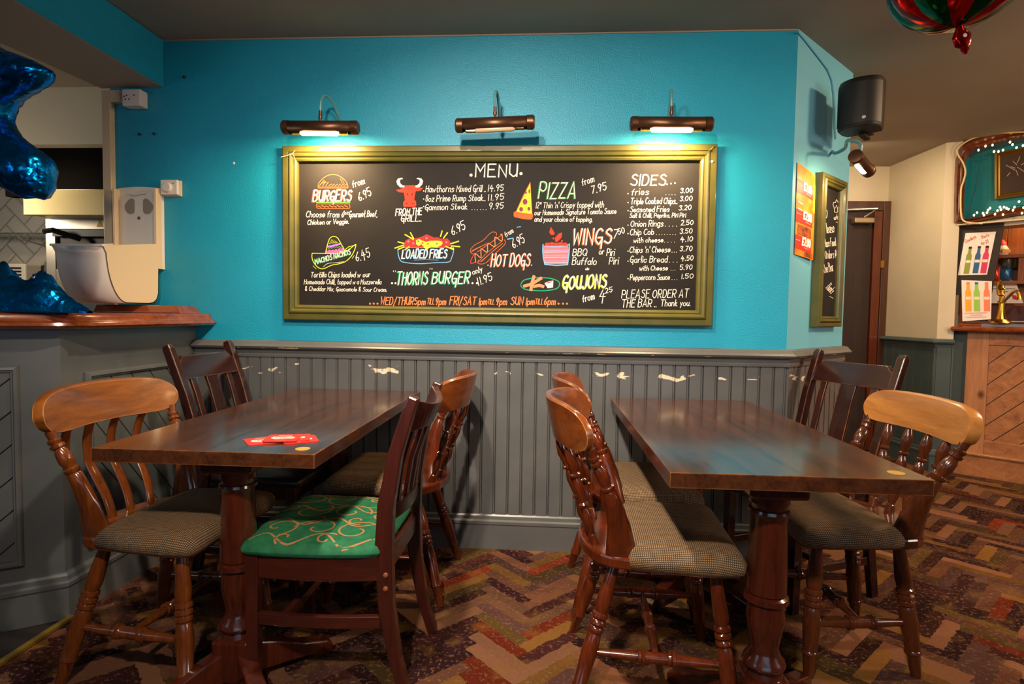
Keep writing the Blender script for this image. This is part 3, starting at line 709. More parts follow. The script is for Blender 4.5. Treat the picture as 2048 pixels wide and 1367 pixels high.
st_ = MB().box(px0-.1, -2.18, .3, .52, pz0-.2, pz1).build('steel_hotplate', M_STEEL, bevel=.006); tag(st_, 'low steel hotplate cabinet just behind the bar top', 'hotplate')

# foil balloons
def balloon(name, outline, y, th, label, grid=.02, extra=None, plane='xz', seed=1, amp=.02):
    """outline: list of (x,z); inflated two-sided sheet with creases"""
    pts = [Vector(p) for p in outline]; nb = len(pts)
    xs = [p.x for p in pts]; zs = [p.y for p in pts]
    def inside(x, z):
        c = False
        for i in range(nb):
            a, b = pts[i], pts[i-1]
            if (a.y > z) != (b.y > z) and x < (b.x-a.x)*(z-a.y)/(b.y-a.y)+a.x: c = not c
        return c
    def dist(x, z):
        d = 9; p = Vector((x, z))
        for i in range(nb):
            a, b = pts[i-1], pts[i]; t = max(0, min(1, (p-a).dot(b-a)/max(1e-9, (b-a).length_squared))); d = min(d, (a+(b-a)*t-p).length)
        return d
    P = list(pts); x = min(xs)
    while x < max(xs):
        z = min(zs)
        while z < max(zs):
            if inside(x, z) and dist(x, z) > grid*.45: P.append(Vector((x+random.uniform(-.2, .2)*grid, z+random.uniform(-.2, .2)*grid)))
            z += grid
        x += grid
    v, e, f, *_ = delaunay_2d_cdt(P, [(i, (i+1) % nb) for i in range(nb)], [], 1, 1e-6)
    m = MB(); n = len(v); H = []
    for p in v:
        d = dist(p.x, p.y); r = min(1, d/th); h = th*sqrt(max(0, 1-(1-r)**2))*.9
        a = atan2(p.y-sum(zs)/nb, p.x-sum(xs)/nb)
        wr_ = amp*noise.noise(Vector((p.x*14, p.y*14, seed)))-amp*1.1*abs(noise.noise(Vector((p.x*16+p.y*9, p.y*16, seed+5))))+amp*.55*sin(a*26+noise.noise(Vector((p.x*6, p.y*6, seed)))*6)*max(0, 1-r)
        wr_ *= min(1, d/.035)**1.5; H.append(max(0, h+(wr_ if d > 1e-4 else 0)))
    F3 = (lambda p, h: (p.x, y-h, p.y)) if plane == 'xz' else (lambda p, h: (p.x, p.y, y+h))
    A = [m.pt(F3(p, h)) for p, h in zip(v, H)]
    B = [m.pt(F3(p, -h if plane == 'xz' else -h*.1)) if h > 0 else A[i] for i, (p, h) in enumerate(zip(v, H))]
    for t in f: m.face([A[i] for i in t]); m.face([B[i] for i in reversed(t)])
    return m
BY = -1.0
ol = [(-60, 70), (-10, 88), (12, 100), (35, 108), (70, 122), (106, 142), (100, 156), (82, 172), (55, 188), (28, 205), (16, 222), (17, 240), (30, 262), (55, 282), (80, 300), (97, 314), (103, 330), (104, 352), (98, 378), (88, 400), (72, 396), (50, 398), (25, 386), (0, 374), (-40, 362), (-90, 330), (-110, 250), (-100, 140)]
ol = [tuple(at(a, b, 'y', BY)[k] for k in (0, 2)) for a, b in ol]
o = balloon('a', ol, BY, .075, '', .014, amp=.022).build('foil_balloon', M_FOILB, smooth=False, fix=False)
o.data.shade_smooth(); tag(o, 'crinkled blue foil balloon hanging over the bar', 'balloon')
t0 = at(-20, 60, 'y', BY); o2 = MB().tube([(t0.x, BY, t0.z-.06), (t0.x+.01, BY+.02, t0.z+.1), (t0.x, BY+.03, ZS-.001)], .0015, 5).build('balloon_ribbon', M_CABLEW); tag(o2, 'thin cream ribbon tying the blue balloon to the beam', 'ribbon')
# slumped balloon on the bar top
def slump():
    m = MB(); nx, ny = 90, 36; X0, X1 = -2.30, -1.585; R = []
    c0 = at(60, 600, 'y', -.86)
    for j in range(ny+1):
        v = j/ny*pi; row = []
        for i in range(nx+1):
            u = i/nx; X = -2.45+(.86)*u; w = .13*(sin(pi*min(1, max(0, (1-u)*1.25)))**.6 if u > .2 else 1.0)*(1-.78*max(0, (u-.45)/.55)**1.2)
            hh = (.105 if u < .82 else .105*(1-((u-.82)/.18)**1.1*.92))*(1+.16*sin(u*31+1))*(1.25 if u < .5 else 1.25-.55*(u-.5))
            n1 = noise.noise(Vector((u*12, v*2.2, 3)))*.030+abs(noise.noise(Vector((u*34, v*5, 9))))*.030
            yy = -.80-.02-.05*(1-u)+cos(v)*max(w, .012); zz = 1.1045+max(0.0, sin(v)*(hh+n1*(hh/.128)))
            row.append((X, yy, zz))
        R.append(row)
    idx = [[m.pt(p) for p in r] for r in R]
    for j in range(ny):
        for i in range(nx): m.face((idx[j][i], idx[j][i+1], idx[j+1][i+1], idx[j+1][i]))
    m.face([idx[0][i] for i in range(nx+1)]+[idx[ny][i] for i in range(nx, -1, -1)])
    return m
o = slump().build('foil_balloon', M_FOILB, fix=False); o.data.shade_smooth(); tag(o, 'half deflated blue foil balloon slumped on the bar top', 'balloon')

# ================================================================== MENU BOARD
def brect(px, yy): return [at(a, b, 'y', yy) for a, b in px]
BXL, BXR, BZB, BZT = -1.278, .737, 1.081, 1.900
mbd = thing('menu_board', 'long framed blackboard menu on the blue wall', 'menu board', ((BXL+BXR)/2, -.001, (BZB+BZT)/2))
FWd = .072
prof = [(0, 0), (0, .034), (.005, .038), (.027, .038), (.030, .032), (.032, .038), (.040, .044), (.048, .042), (.054, .032), (.060, .034), (.068, .030), (FWd, .022), (FWd, 0)]
pth = [(BXL, -.001, BZB), (BXR, -.001, BZB), (BXR, -.001, BZT), (BXL, -.001, BZT)]
MB().sweep([Vector(p) for p in pth], [(-a, b) for a, b in prof], (0, -1, 0), closed=True).build('frame', M_GREEN, mbd, world=True)
YB = -.012
MB().box(BXL+.06, BXR-.06, YB, -.002, BZB+.06, BZT-.06).build('slate', M_BOARD, mbd, world=True)
ink = Ink(lambda a, b, l: at(a, b, 'y', YB-l))
COLS = {'white': M_CHALK, 'orange': M_ORANGE, 'pinkshadow': mat('ink_pink', rgb(200, 80, 80), .8), 'greenshadow': mat('ink_teal', rgb(0, 130, 100), .8), 'pizzagreen': mat('ink_green', rgb(40, 150, 40), .8),
 'blue': mat('ink_blue', rgb(100, 165, 215), .8), 'lime': mat('ink_lime', rgb(190, 215, 40), .8), 'yellow': mat('ink_yellow', rgb(235, 225, 50), .8), 'red': mat('ink_red', rgb(225, 50, 28), .8),
 'dred': mat('ink_dark_red', rgb(160, 36, 34), .8), 'brown': mat('ink_brown', rgb(190, 90, 40), .8), 'salmon': mat('ink_salmon', rgb(238, 135, 95), .8), 'pink': mat('ink_pinkish', rgb(230, 90, 160), .8),
 'violet': mat('ink_violet', rgb(175, 100, 210), .8), 'black': mat('ink_black', rgb(30, 24, 24), .8), 'green': mat('ink_leaf', rgb(80, 190, 50), .8), 'burgred': mat('ink_orange_red', rgb(225, 90, 40), .8), 'mauve': mat('ink_mauve', rgb(190, 110, 130), .8), 'emerald': mat('ink_emerald', rgb(10, 150, 100), .8), 'plum': mat('ink_plum', rgb(120, 50, 80), .8)}
groups = {}
def sect(name):
    global ink
    ink = Ink(lambda a, b, l: at(a, b, 'y', YB-l)); groups[name] = ink
def T(st, x0, x1, y0, y1, cap, key='white', w=1.35, **k): ink.text(st, x0, x1, y0, y1, cap, 't_'+key, w, **k)
def SH(st, x0, x1, y0, y1, cap, shade, w=2.2, dx=-1.6, dy=1.2, key='white'):
    ink.text(st, x0, x1, y0, y1, cap, 's_'+shade, w+1.1, lift=.0006, dx=dx, dy=dy); ink.text(st, x0, x1, y0, y1, cap, 't_'+key, w)
def Z(i): 
    o, s = {1: ((560, 280), 6.827), 2: ((560, 460), 6.827), 3: ((780, 310), 6.827), 4: ((780, 460), 6.827), 5: ((1010, 340), 8.533), 6: ((1010, 440), 6.833)}[i]
    return lambda P: [(o[0]+x/s, o[1]+y/s) for x, y in P]
def S(P, key, w=1.2, sm=False, lift=.0009): ink.stroke(catmull(P, 4) if sm else P, w, 'd_'+key, lift)
def Fl(P, key, lift=.0007): ink.fill(P, 'f_'+key, lift)
def circ(cx, cy, rx, ry=None, n=12): ry = ry or rx; return [(cx+rx*cos(2*pi*k/n), cy+ry*sin(2*pi*k/n)) for k in range(n)]
sect('heading'); T('MENU', 951, 1034, 353, 353, 24, w=3.0, slant=.06); T('.', 942, 946, 350, 350, 6, w=5); T('.', 1042, 1046, 347, 347, 6, w=5)
sect('burgers')
SH('BURGERS', 626, 702, 402, 401, 21, 'pinkshadow', 2.1)
T('from', 706, 731, 375, 366, 13, w=1.5); T('6.95', 719, 746, 402, 388, 16, w=1.6)
T('Choose from 6', 612, 687, 434, 434, 12); T('oz', 689, 697, 429, 428, 8, w=1); T('Gourmet Beef,', 698, 754, 434, 433, 12)
T('Chicken or Veggie.', 615, 697, 449, 447, 9.5)
z = Z(1); bun = z([(520, 635), (535, 580), (590, 520), (660, 480), (730, 470), (800, 485), (870, 530), (910, 580), (930, 640)])
S(bun, 'brown', 1.2, True); S(z([(520, 640), (930, 640), (925, 655), (525, 655), (520, 640)]), 'burgred', 1.0)
for k in range(9): S(z([(540+k*42, 625), (575+k*42, 600 if k > 2 else 575)]), 'burgred', 1.3)
for k in range(4): S(z([(560+k*18, 600-k*8), (600+k*12, 545+k*10)]), 'burgred', .9)
S(z([(820, 520), (850, 590)]), 'brown', .7); S(z([(845, 525), (880, 600)]), 'brown', .7)
S(z([(500, 850), (955, 848)]), 'green', 2.2); S(z([(500, 870), (950, 870), (955, 925), (935, 937), (515, 932), (500, 915), (500, 870)]), 'burgred', 1.1)
for k in range(8): S(z([(520+k*52, 900-(k % 2)*10), (560+k*52, 915)]), 'burgred', 1.6)
sect('nachos')
z = Z(2); S(z([(440, 315), (620, 318), (760, 318), (880, 300), (960, 250), (1035, 195), (1010, 290), (960, 370), (890, 430), (800, 460), (700, 480), (600, 525), (540, 520), (490, 480), (450, 420), (435, 360), (440, 315)]), 'lime', 1.7, True)
S(z([(622, 312), (640, 230), (670, 130), (700, 95), (740, 88), (785, 105), (830, 180), (870, 250), (885, 300)]), 'lime', 1.6, True)
Fl(z([(648, 212), (700, 206), (760, 190), (826, 172), (832, 195), (770, 215), (700, 232), (645, 238)]), 'violet')
Fl(z([(635, 268), (720, 268), (800, 252), (862, 238), (880, 290), (800, 303), (720, 312), (630, 310)]), 'pink')
for k in range(5): a = z([(640+k*45, 270-k*5), (664+k*45, 268-k*5), (652+k*45, 292-k*5)]); Fl(a, 'black', .0011)
for k in range(6): S(z([(670+k*20, 190-k*3), (710+k*16, 125+k*8)]), 'lime', .6)
for k in range(5): S(z([(660+k*40, 255-k*4), (700+k*40, 232-k*4)]), 'green', .8)
S(z([(890, 265), (940, 225), (1030, 205)]), 'lime', 1.2); S(z([(590, 505), (650, 455), (760, 445), (870, 430)]), 'white', .8, True); S(z([(450, 485), (495, 530)]), 'lime', .9); S(z([(1015, 345), (985, 385)]), 'lime', .9)
SH('MACHOS NACHOS', 631, 704, 528, 507, 10, 'emerald', 1.3, -.8, .8); T('6.45', 713, 742, 523, 513, 18, w=1.5)
T('Tortilla Chips loaded w', 621, 720, 554, 554, 10.5); T('our', 726, 740, 554, 553, 10.5)
T('Homemade Chilli, topped w a Mozzerella', 608, 762, 568, 568, 9.5, w=1.2); T('& Cheddar Mix, Guacamole & Sour Cream.', 610, 773, 581, 583, 8.5, w=1.2)
sect('grill')
z = Z(3); Fl(z([(200, 415), (330, 410), (355, 440), (455, 448), (410, 488), (350, 492), (330, 610), (355, 630), (358, 690), (340, 705), (195, 705), (180, 690), (182, 640), (205, 615), (190, 510), (120, 505), (82, 478), (150, 460), (190, 445)]), 'red')
for s in (-1, 1):
    c = 270; Fl(z([(c+s*72, 440), (c+s*130, 440), (c+s*170, 400), (c+s*182, 355), (c+s*160, 320), (c+s*110, 308), (c+s*92, 325), (c+s*125, 330), (c+s*138, 355), (c+s*130, 385), (c+s*100, 412), (c+s*70, 418)]), 'white')
    Fl(z([(c+s*25, 525), (c+s*42, 515), (c+s*38, 548), (c+s*24, 552)]), 'black', .0011); Fl(z(circ(c+s*42, 660, 12, 9)), 'black', .0011)
T('FROM THE', 791, 843, 431, 429, 13.5, w=2.0); T('GRILL..', 802, 842, 443, 442, 12.5, w=1.8)
T('`', 847, 848, 384, 384, 5, w=2); T('Hawthorns Mixed Grill ..', 851, 971, 384, 383, 13, w=1.4); T('14.95', 975, 1006, 382, 381, 12, w=1.4)
T('`', 847, 848, 400, 400, 5, w=2); T('8oz Prime Rump Steak..', 851, 970, 403, 401, 12.5, w=1.4); T('11.95', 975, 1007, 401, 399, 12, w=1.4)
T('`', 847, 848, 415, 415, 5, w=2); T('Gammon Steak', 850, 934, 420, 418, 11.5, w=1.4); T('......', 944, 972, 419, 419, 6, w=1.1); T('9.95', 978, 1006, 418, 417, 12, w=1.4)
sect('fries')
z = Z(4); Fl(z([(185, 235), (210, 140), (260, 115), (340, 110), (400, 100), (440, 85), (500, 55), (560, 80), (600, 100), (660, 98), (720, 125), (780, 110), (820, 150), (835, 210), (750, 240), (400, 238)]), 'dred')
Fl(z([(355, 140), (400, 120), (430, 140), (490, 160), (560, 145), (640, 145), (700, 150), (720, 175), (700, 205), (640, 235), (560, 225), (530, 245), (500, 275), (470, 240), (430, 190), (390, 215), (358, 190)]), 'yellow', .0009)
for a, b, k in ((385, 150, 'emerald'), (640, 185, 'emerald'), (518, 185, 'burgred'), (445, 175, 'burgred'), (500, 110, 'mauve'), (250, 155, 'mauve'), (318, 180, 'mauve'), (770, 165, 'mauve')): Fl(z(circ(a, b, 15, 15, 8)), k, .0012)
for P in ([(205, 60), (318, 125)], [(280, 35), (322, 115)], [(110, 160), (190, 180)], [(68, 245), (185, 205)], [(110, 262), (190, 230)], [(205, 268), (262, 225)], [(690, 85), (712, 10)], [(730, 110), (785, 35)], [(830, 185), (935, 152)], [(840, 215), (950, 225)], [(830, 235), (870, 260)], [(760, 220), (860, 262)]): S(z(P), 'yellow', 2.6, lift=.0012)
S(z([(108, 270), (115, 340), (140, 410), (200, 440), (400, 458), (600, 445), (800, 435), (840, 380), (865, 300), (868, 235)]), 'blue', 1.9, True); S(z([(180, 235), (450, 240), (750, 238)]), 'blue', .9); S(z([(330, 410), (490, 400), (660, 410)]), 'blue', .8)
SH('LOADED FRIES', 804, 893, 516, 515, 17, 'blue', 1.8, -.9, .7); T('6.95', 905, 934, 470, 456, 17, w=1.7)
sect('hotdogs')
for P in ([(1100, 260), (1160, 200), (1270, 140), (1350, 60), (1400, 25), (1450, 35), (1455, 70)], [(1100, 260), (1105, 310), (1150, 330)], [(1560, 130), (1575, 180), (1500, 260), (1400, 350), (1330, 430), (1260, 462), (1200, 450), (1210, 410)], [(1540, 180), (1400, 290), (1250, 430)], [(1120, 280), (1200, 240), (1320, 190)]): S(z(P), 'brown', 1.3, True)
for k in range(9): S(z([(1110+k*26, 300-k*16), (1150+k*22, 270-k*10)]), 'brown', 1.0); S(z([(1230+k*32, 430-k*26), (1280+k*30, 390-k*24)]), 'brown', 1.1)
S(z([(1160, 310), (1110, 400), (1105, 455), (1160, 440)]), 'red', 1.5, True); S(z([(1190, 300), (1520, 70)]), 'burgred', 1.2); S(z([(1200, 440), (1300, 330), (1530, 150)]), 'burgred', 1.0)
S(z([(1170, 440), (1165, 320), (1240, 375), (1245, 255), (1325, 300), (1340, 180), (1430, 225), (1435, 95), (1525, 150), (1530, 60), (1510, 60)]), 'orange', 1.8, True, .0012)
SH('HOT DOGS', 982, 1059, 532, 531, 24, 'burgred', 2.1, -1.2, 1.2); T('.', 976, 979, 530, 530, 5, w=1.8); T('.', 1063, 1066, 530, 530, 5, w=1.8)
T('from', 1012, 1030, 474, 462, 10, w=1.3); T('6.95', 1027, 1053, 496, 482, 17, w=1.6)
S([(1015, 478), (1026, 476)], 'blue', 2.4); S([(1034, 454), (1041, 453)], 'blue', 2.0)
sect('thorns')
SH('THORNS', 793, 854, 569, 568, 24, 'emerald', 2.3); SH('BURGER', 864, 938, 566, 566, 23, 'emerald', 2.3); T('"', 786, 790, 548, 548, 7, w=1.3); T('"', 859, 863, 543, 543, 7, w=1.3)
T('..', 784, 791, 566, 566, 8, w=3.2); T('..', 945, 954, 566, 566, 8, w=3.2); T('only', 946, 966, 549, 542, 11, w=1.5); T('11.95', 956, 987, 571, 559, 15, w=1.6)
sect('hours')
for s_, a, b, c in (('WED/THUR', 761, 826, 15), ('5pm', 829, 850, 13), ('TILL', 854, 868, 11), ('9pm', 871, 891, 13), ('FRI/SAT', 899, 951, 16), ('1pm', 957, 973, 13), ('TILL', 975, 988, 9), ('9pm', 992, 1013, 13), ('SUN', 1021, 1045, 15), ('1pm', 1051, 1068, 13), ('TILL', 1070, 1086, 10), ('6pm', 1088, 1110, 14)):
    T(s_, a, b, 609 if c > 11 else 608, 609 if c > 11 else 608, c, 'orange', 2.1 if c > 11 else 1.6)
for a in (740, 747.5, 755, 1117, 1126, 1134): T('.', a, a+1, 607, 607, 5, 'orange', 3.2)
sect('pizza')
z = Z(5); Fl(z([(430, 215), (190, 715), (460, 745)]), 'yellow'); S(z([(430, 212), (310, 440), (190, 710)]), 'brown', 1.6); S(z([(432, 215), (462, 745)]), 'brown', 1.0)
Fl(z([(150, 720), (180, 700), (300, 728), (470, 745), (480, 775), (465, 830), (430, 845), (300, 832), (160, 800), (147, 770)]), 'burgred')
for a, b, r, q in ((342, 540, 42, 52), (275, 668, 34, 40), (408, 660, 26, 34), (355, 382, 20, 26), (415, 360, 14, 42)): Fl(z(circ(a, b, r, q)), 'plum', .0012)
for a, b in ((350, 440), (410, 470), (400, 290), (350, 650), (280, 580), (430, 600), (400, 540), (355, 690)): Fl(z(circ(a, b, 10, 12, 6)), 'green', .0012)
SH('PIZZA', 1077, 1150, 396, 396, 31, 'pizzagreen', 2.2); T('from', 1165, 1190, 371, 362, 13, w=1.5); T('7.95', 1184, 1214, 387, 379, 15, w=1.6)
T("12\" Thin 'n' Crispy topped with", 1071, 1207, 416, 414, 11.5, w=1.25); T('our Homemade Signature Tomato Sauce', 1069, 1232, 430, 427, 10.5, w=1.25); T('and your choice of topping.', 1069, 1184, 443, 443, 10, w=1.25)
sect('wings')
z = Z(6); Fl(z([(530, 350), (860, 345), (872, 420), (850, 600), (545, 600), (520, 440)]), 'mauve')
S(z([(520, 330), (516, 420), (525, 520), (545, 605), (700, 618), (855, 608), (870, 500), (878, 400), (878, 325)]), 'blue', 2.6, False); S(z([(545, 350), (640, 362), (760, 360), (870, 335)]), 'blue', 1.6, True)
for k in range(9): S(z([(540, 390+k*24), (855, 386+k*24)]), ('pinkshadow', 'blue', 'white')[k % 3], .7)
for k in range(5): Fl(z(circ(580+k*60, 330-(k % 2)*6, 38, 22)), 'red', .0011)
Fl(z([(628, 95), (680, 180), (660, 205), (620, 195), (605, 160)]), 'red'); Fl(z([(780, 170), (770, 240), (720, 292), (685, 290), (685, 240), (735, 185)]), 'red')
Fl(z(circ(662, 250, 12)), 'red'); Fl(z(circ(778, 285, 12)), 'red')
SH('WINGS', 1146, 1222, 489, 486, 30, 'burgred', 2.9); T('7', 1226, 1234, 477, 477, 18, w=1.6); T('50', 1237, 1250, 469, 465, 11, w=1.5)
T('BBQ', 1145, 1173, 511, 511, 14, w=1.6); T('or', 1198, 1207, 508, 508, 12, w=1.5); T('Piri', 1213, 1228, 511, 511, 14, w=1.5); T('Buffalo', 1144, 1192, 529, 529, 14, w=1.6); T('Piri', 1218, 1236, 528, 528, 14, w=1.5)
sect('goujons')
S(z([(215, 875), (260, 820), (360, 795), (480, 785), (620, 795), (720, 830), (745, 870), (720, 925), (620, 955), (480, 965), (300, 950), (230, 915), (215, 875)]), 'emerald', 2.4, True)
for P in ([(265, 900), (370, 870), (490, 795)], [(395, 770), (365, 870), (355, 950)], [(400, 905), (470, 890), (520, 905)]): S(z(P), 'salmon', 7, False, .0012)
Fl(z([(540, 860), (600, 835), (660, 825), (655, 920), (585, 930)]), 'white', .0012); Fl(z([(555, 860), (600, 843), (650, 835), (640, 848), (580, 862)]), 'plum', .0015)
SH('GOUJONS', 1126, 1212, 577, 574, 26, 'lime', 2.6); T('*', 1170, 1177, 544, 544, 9, w=1.3)
T('from', 1166, 1190, 604, 597, 13, w=1.8); T('4', 1198, 1209, 602, 602, 22, w=1.8); T('.25', 1208, 1225, 587, 583, 10, w=1.5)
sect('sides')
T('SIDES', 1261, 1330, 371, 370, 21, w=2.6); T('...', 1334, 1350, 368, 366, 6, w=2.2)
rows = [("fries", 1263, 1297, 390, 13, (1332, 1350), "3.00", 1361, 386), ("Triple Cooked Chips..", 1261, 1354, 408, 12, None, "3.00", 1360, 402), ("Seasoned Fries", 1260, 1338, 424, 11, None, "3.20", 1358, 420),
 ("Onion Rings", 1261, 1326, 453, 12, (1331, 1353), "2.50", 1362, 450), ("Chip Cob", 1260, 1307, 470, 12, (1313, 1351), "3.50", 1360, 467), ("with cheese", 1267, 1326, 485, 9.5, (1329, 1349), "4.10", 1361, 483),
 ("Chips 'n' Cheese", 1259, 1340, 505, 12, (1344, 1353), "3.70", 1360, 502), ("Garlic Bread", 1260, 1334, 525, 12.5, (1339, 1354), "4.50", 1362, 521), ("with Cheese", 1279, 1335, 541, 9.5, (1342, 1350), "5.90", 1360, 539), ("Peppercorn Sauce", 1260, 1339, 560, 11, (1344, 1354), "1.50", 1362, 557)]
for (s_, a, b, y, c, dts, pr_, pa, py_) in rows:
    T(s_, a, b, y, y-1, c, w=1.35); T(pr_, pa, pa+24, py_, py_-1, 9.5, w=1.4)
    if s_[:4] != 'with': T('.', 1256, 1257, y-3, y-3, 4, w=1.9)
    if dts: T('.'*max(3, int((dts[1]-dts[0])/4.5)), dts[0], dts[1], y-1, y-1, 4, w=1.0)
T('Salt & Chilli, Paprika, Piri Piri', 1259, 1371, 435, 434, 8.5, w=1.15)
T('PLEASE ORDER AT', 1243, 1376, 596, 594, 16, w=1.6); T('THE BAR ..', 1243, 1312, 614, 613, 15, w=1.6); T('Thank you.', 1321, 1380, 612, 611, 12.5, w=1.5)
for nm, ik in groups.items():
    for key, m in ik.mb.items():
        kind, c = key.split('_')
        m.build({'t': 'chalk_lettering', 's': 'letter_shading', 'd': 'chalk_drawing', 'f': 'chalk_drawing'}[kind], COLS[c], mbd, world=True, fix=False, **({'kind': 'stuff'} if kind == 't' else {}), label='%s chalk %s of the %s section' % (c.replace('shadow', ''), 'writing' if kind in 'ts' else 'drawing', nm))
# string left on the frame corner, two brass pins at the other corner
k0 = at(585, 307, 'y', -.045)
o = MB().tube([at(562, 314, 'y', -.05), at(574, 311, 'y', -.048), k0, at(590, 301, 'y', -.047)], .0016, 5)
o.tube([k0, at(589, 315, 'y', -.047), at(592, 325, 'y', -.046)], .0012, 5); o.sphere(k0, .004)
o = o.build('string_knot', mat('pale_string', rgb(214, 200, 130), .7), smooth=True); tag(o, 'scrap of pale string knotted on the menu frame corner', 'string')
pc = at(1427, 293, 'y', -.042); o = MB().sphere(pc, .004); o.sphere(at(1419, 300, 'y', -.046), .005); o.tube([pc, at(1419, 300, 'y', -.046)], .0012, 5)
tag(o.build('brass_pins', M_BRASS, smooth=True), 'two small brass pins at the right corner of the menu frame', 'pin')
sp_ = at(1424, 323, 'y', -.04); MB().lathe(sp_, sp_+Vector((0, -.003, 0)), [(0, .006), (1, .005)], 8).build('drawing_pin', M_CHALK, mbd, world=True)

# ================================================================== PICTURE LIGHTS
def picture_light(x0, x1, z, y, lit, label, tiltz=0, stem=0):
    cx = (x0+x1)/2; r = thing('picture_light', label, 'picture light', (cx, y, z), 0, 'bronze picture lights over the menu board')
    h = (x1-x0)/2; R = .030; m = MB(); n = 20; a0, a1 = radians(-52), radians(232)
    def ring(xx, rr, full=False):
        return [(xx, rr*cos(a0+(a1-a0)*k/(n-1)), rr*sin(a0+(a1-a0)*k/(n-1))+xx*tiltz) for k in range(n)]
    m.rings([ring(-h+.03, R), ring(h-.03, R)], closed_ring=False)
    sh = m.build('shade', M_BRONZE, r, smooth=True, fix=False); sm = sh.modifiers.new('s', 'SOLIDIFY'); sm.thickness = .002
    for s in (-1, 1):
        MB().lathe((s*(h-.032), 0, s*h*tiltz), (s*h, 0, s*h*tiltz), [(0, R+.001), (.8, R+.001), (1, R-.005), (1.02, R-.014), (.95, R-.016)], 24).build('end_cap', M_BRONZE, r, smooth=True)
        MB().box(min(s*(h-.09), s*(h-.045)), max(s*(h-.09), s*(h-.045)), -.012, .012, -.030+s*h*tiltz, -.018+s*h*tiltz).build('lamp_holder', M_BRASS, r, bevel=.002)
    MB().lathe((-h+.085, -.008, -.026-h*.6*tiltz), (h-.085, -.008, -.026+h*.6*tiltz), [(0, .005), (.05, .012), (.95, .012), (1, .005)], 12).build('lit_tube' if lit else 'tube', M_BULB if lit else M_OFF, r, smooth=True)
    MB().lathe((0, 0, R-.004), (0, 0, R+.044), [(0, .004), (.2, .004), (.25, .008), (.55, .009), (.6, .007), (1, .007)], 12).build('swivel', M_BRONZE, r, smooth=True)
    P = [(0, 0, R+.04), (.002+stem*.1, .002, R+.085), (.012+stem*.3, .02, R+.118), (.03+stem*.6, .06, R+.108), (.05+stem, .11, R+.04), (.055+stem, -y-.001, R+.015)]
    MB().tube(catmull(P, 5), .0065, 8).build('gooseneck_arm', M_BLUEG, r, smooth=True)
    MB().lathe((.055+stem, -y-.001, R+.015), (.055+stem, -y-.012, R+.015), [(0, .026), (.6, .026), (1, .020)], 20).build('wall_plate', M_BLUE, r, smooth=True)
    if lit:
        l = area('picture_light_lamp', (cx, y-.002, z-.042), (cx, y+.09, z-.25), (x1-x0)*.5, .012, 13, (1, .70, .36), 175)
    return r
M_BLUEG = plain_noise('painted_arm', rgb(70, 130, 140), rgb(90, 140, 150), 20, .4)
picture_light(-1.216, -.868, 1.944, -.16, True, 'lit bronze picture light over the left end of the menu board', -.01, 0)
picture_light(-.431, -.083, 1.955, -.16, False, 'unlit bronze picture light above the middle of the menu board', .035, -.04)
picture_light(.330, .680, 1.950, -.16, True, 'lit bronze picture light over the right end of the menu board', -.012, -.04)

# ================================================================== CHAMFER WALL: poster, small board, lamp, speaker
def ch(px, py, off=0): return atp(px, py, CW0+CWN*off, CWN)
pos = thing('price_poster', 'orange and red drinks price poster on the angled blue wall', 'poster', tuple(ch(1610, 420)))
q = [ch(1595, 324, .004), ch(1631, 350, .012), ch(1626, 520, .012), ch(1589, 508, .004)]
def bil(u, v, off=0): 
    a = q[0].lerp(q[1], u); b = q[3].lerp(q[2], u); return a.lerp(b, v)+CWN*(off+.006*sin(v*3.1)*sin(u*3.14))
def sheet(parent, u0, u1, v0, v1, m, off, name, nx=6, ny=10):
    mm = MB(); I = [[mm.pt(bil(u0+(u1-u0)*i/nx, v0+(v1-v0)*j/ny, off)) for i in range(nx+1)] for j in range(ny+1)]
    for j in range(ny):
        for i in range(nx): mm.face((I[j][i], I[j][i+1], I[j+1][i+1], I[j+1][i]))
    return mm.build(name, m, parent, world=True, fix=False)
M_POST = plain_noise('poster_orange', rgb(214, 84, 14), rgb(236, 160, 30), 14, .5)
M_PRED = mat('poster_red', rgb(226, 44, 26), .5); M_PYEL = mat('poster_yellow', rgb(248, 190, 30), .5)
M_PDRK = plain_noise('poster_dark', rgb(90, 40, 20), rgb(190, 90, 30), 40, .5)
sheet(pos, 0, 1, 0, 1, M_POST, 0, 'sheet')
for v0, v1 in ((.17, .32), (.50, .64), (.78, .93)): sheet(pos, .0, .86, v0, v1, M_PRED, .0008, 'red_panel', 3, 4)
sheet(pos, .1, .8, .66, .77, M_PDRK, .0008, 'photo_panel', 3, 3); sheet(pos, .86, 1, .12, .45, M_PYEL, .001, 'beer_glass_print', 2, 6); sheet(pos, .5, .95, .93, .985, M_PDRK, .0009, 'photo_panel', 2, 2)
ik = Ink(lambda a, b, l: bil(a/100, b/400, .0016))
for yb in (112, 240, 356):
    ik2 = Ink(lambda a, b, l: bil(a/100, b/400, .0016)); ik2.text('£2.00', 34, 78, yb-8, yb-8, 34, 't', 7.5, 0); ik2.text('...', 6, 20, yb-22, yb-22, 12, 't', 3, 0); ik2.stroke([(44, yb+2), (72, yb+4)], 1.6, 't')
    ik2.mb['t'].build('price_lettering', M_PAPER, pos, world=True, fix=False)
for yb in (168, 196): ik.stroke([(8, yb), (24, yb+3)], 7, 't')
ik.mb['t'].build('small_print', M_PAPER, pos, world=True, fix=False)
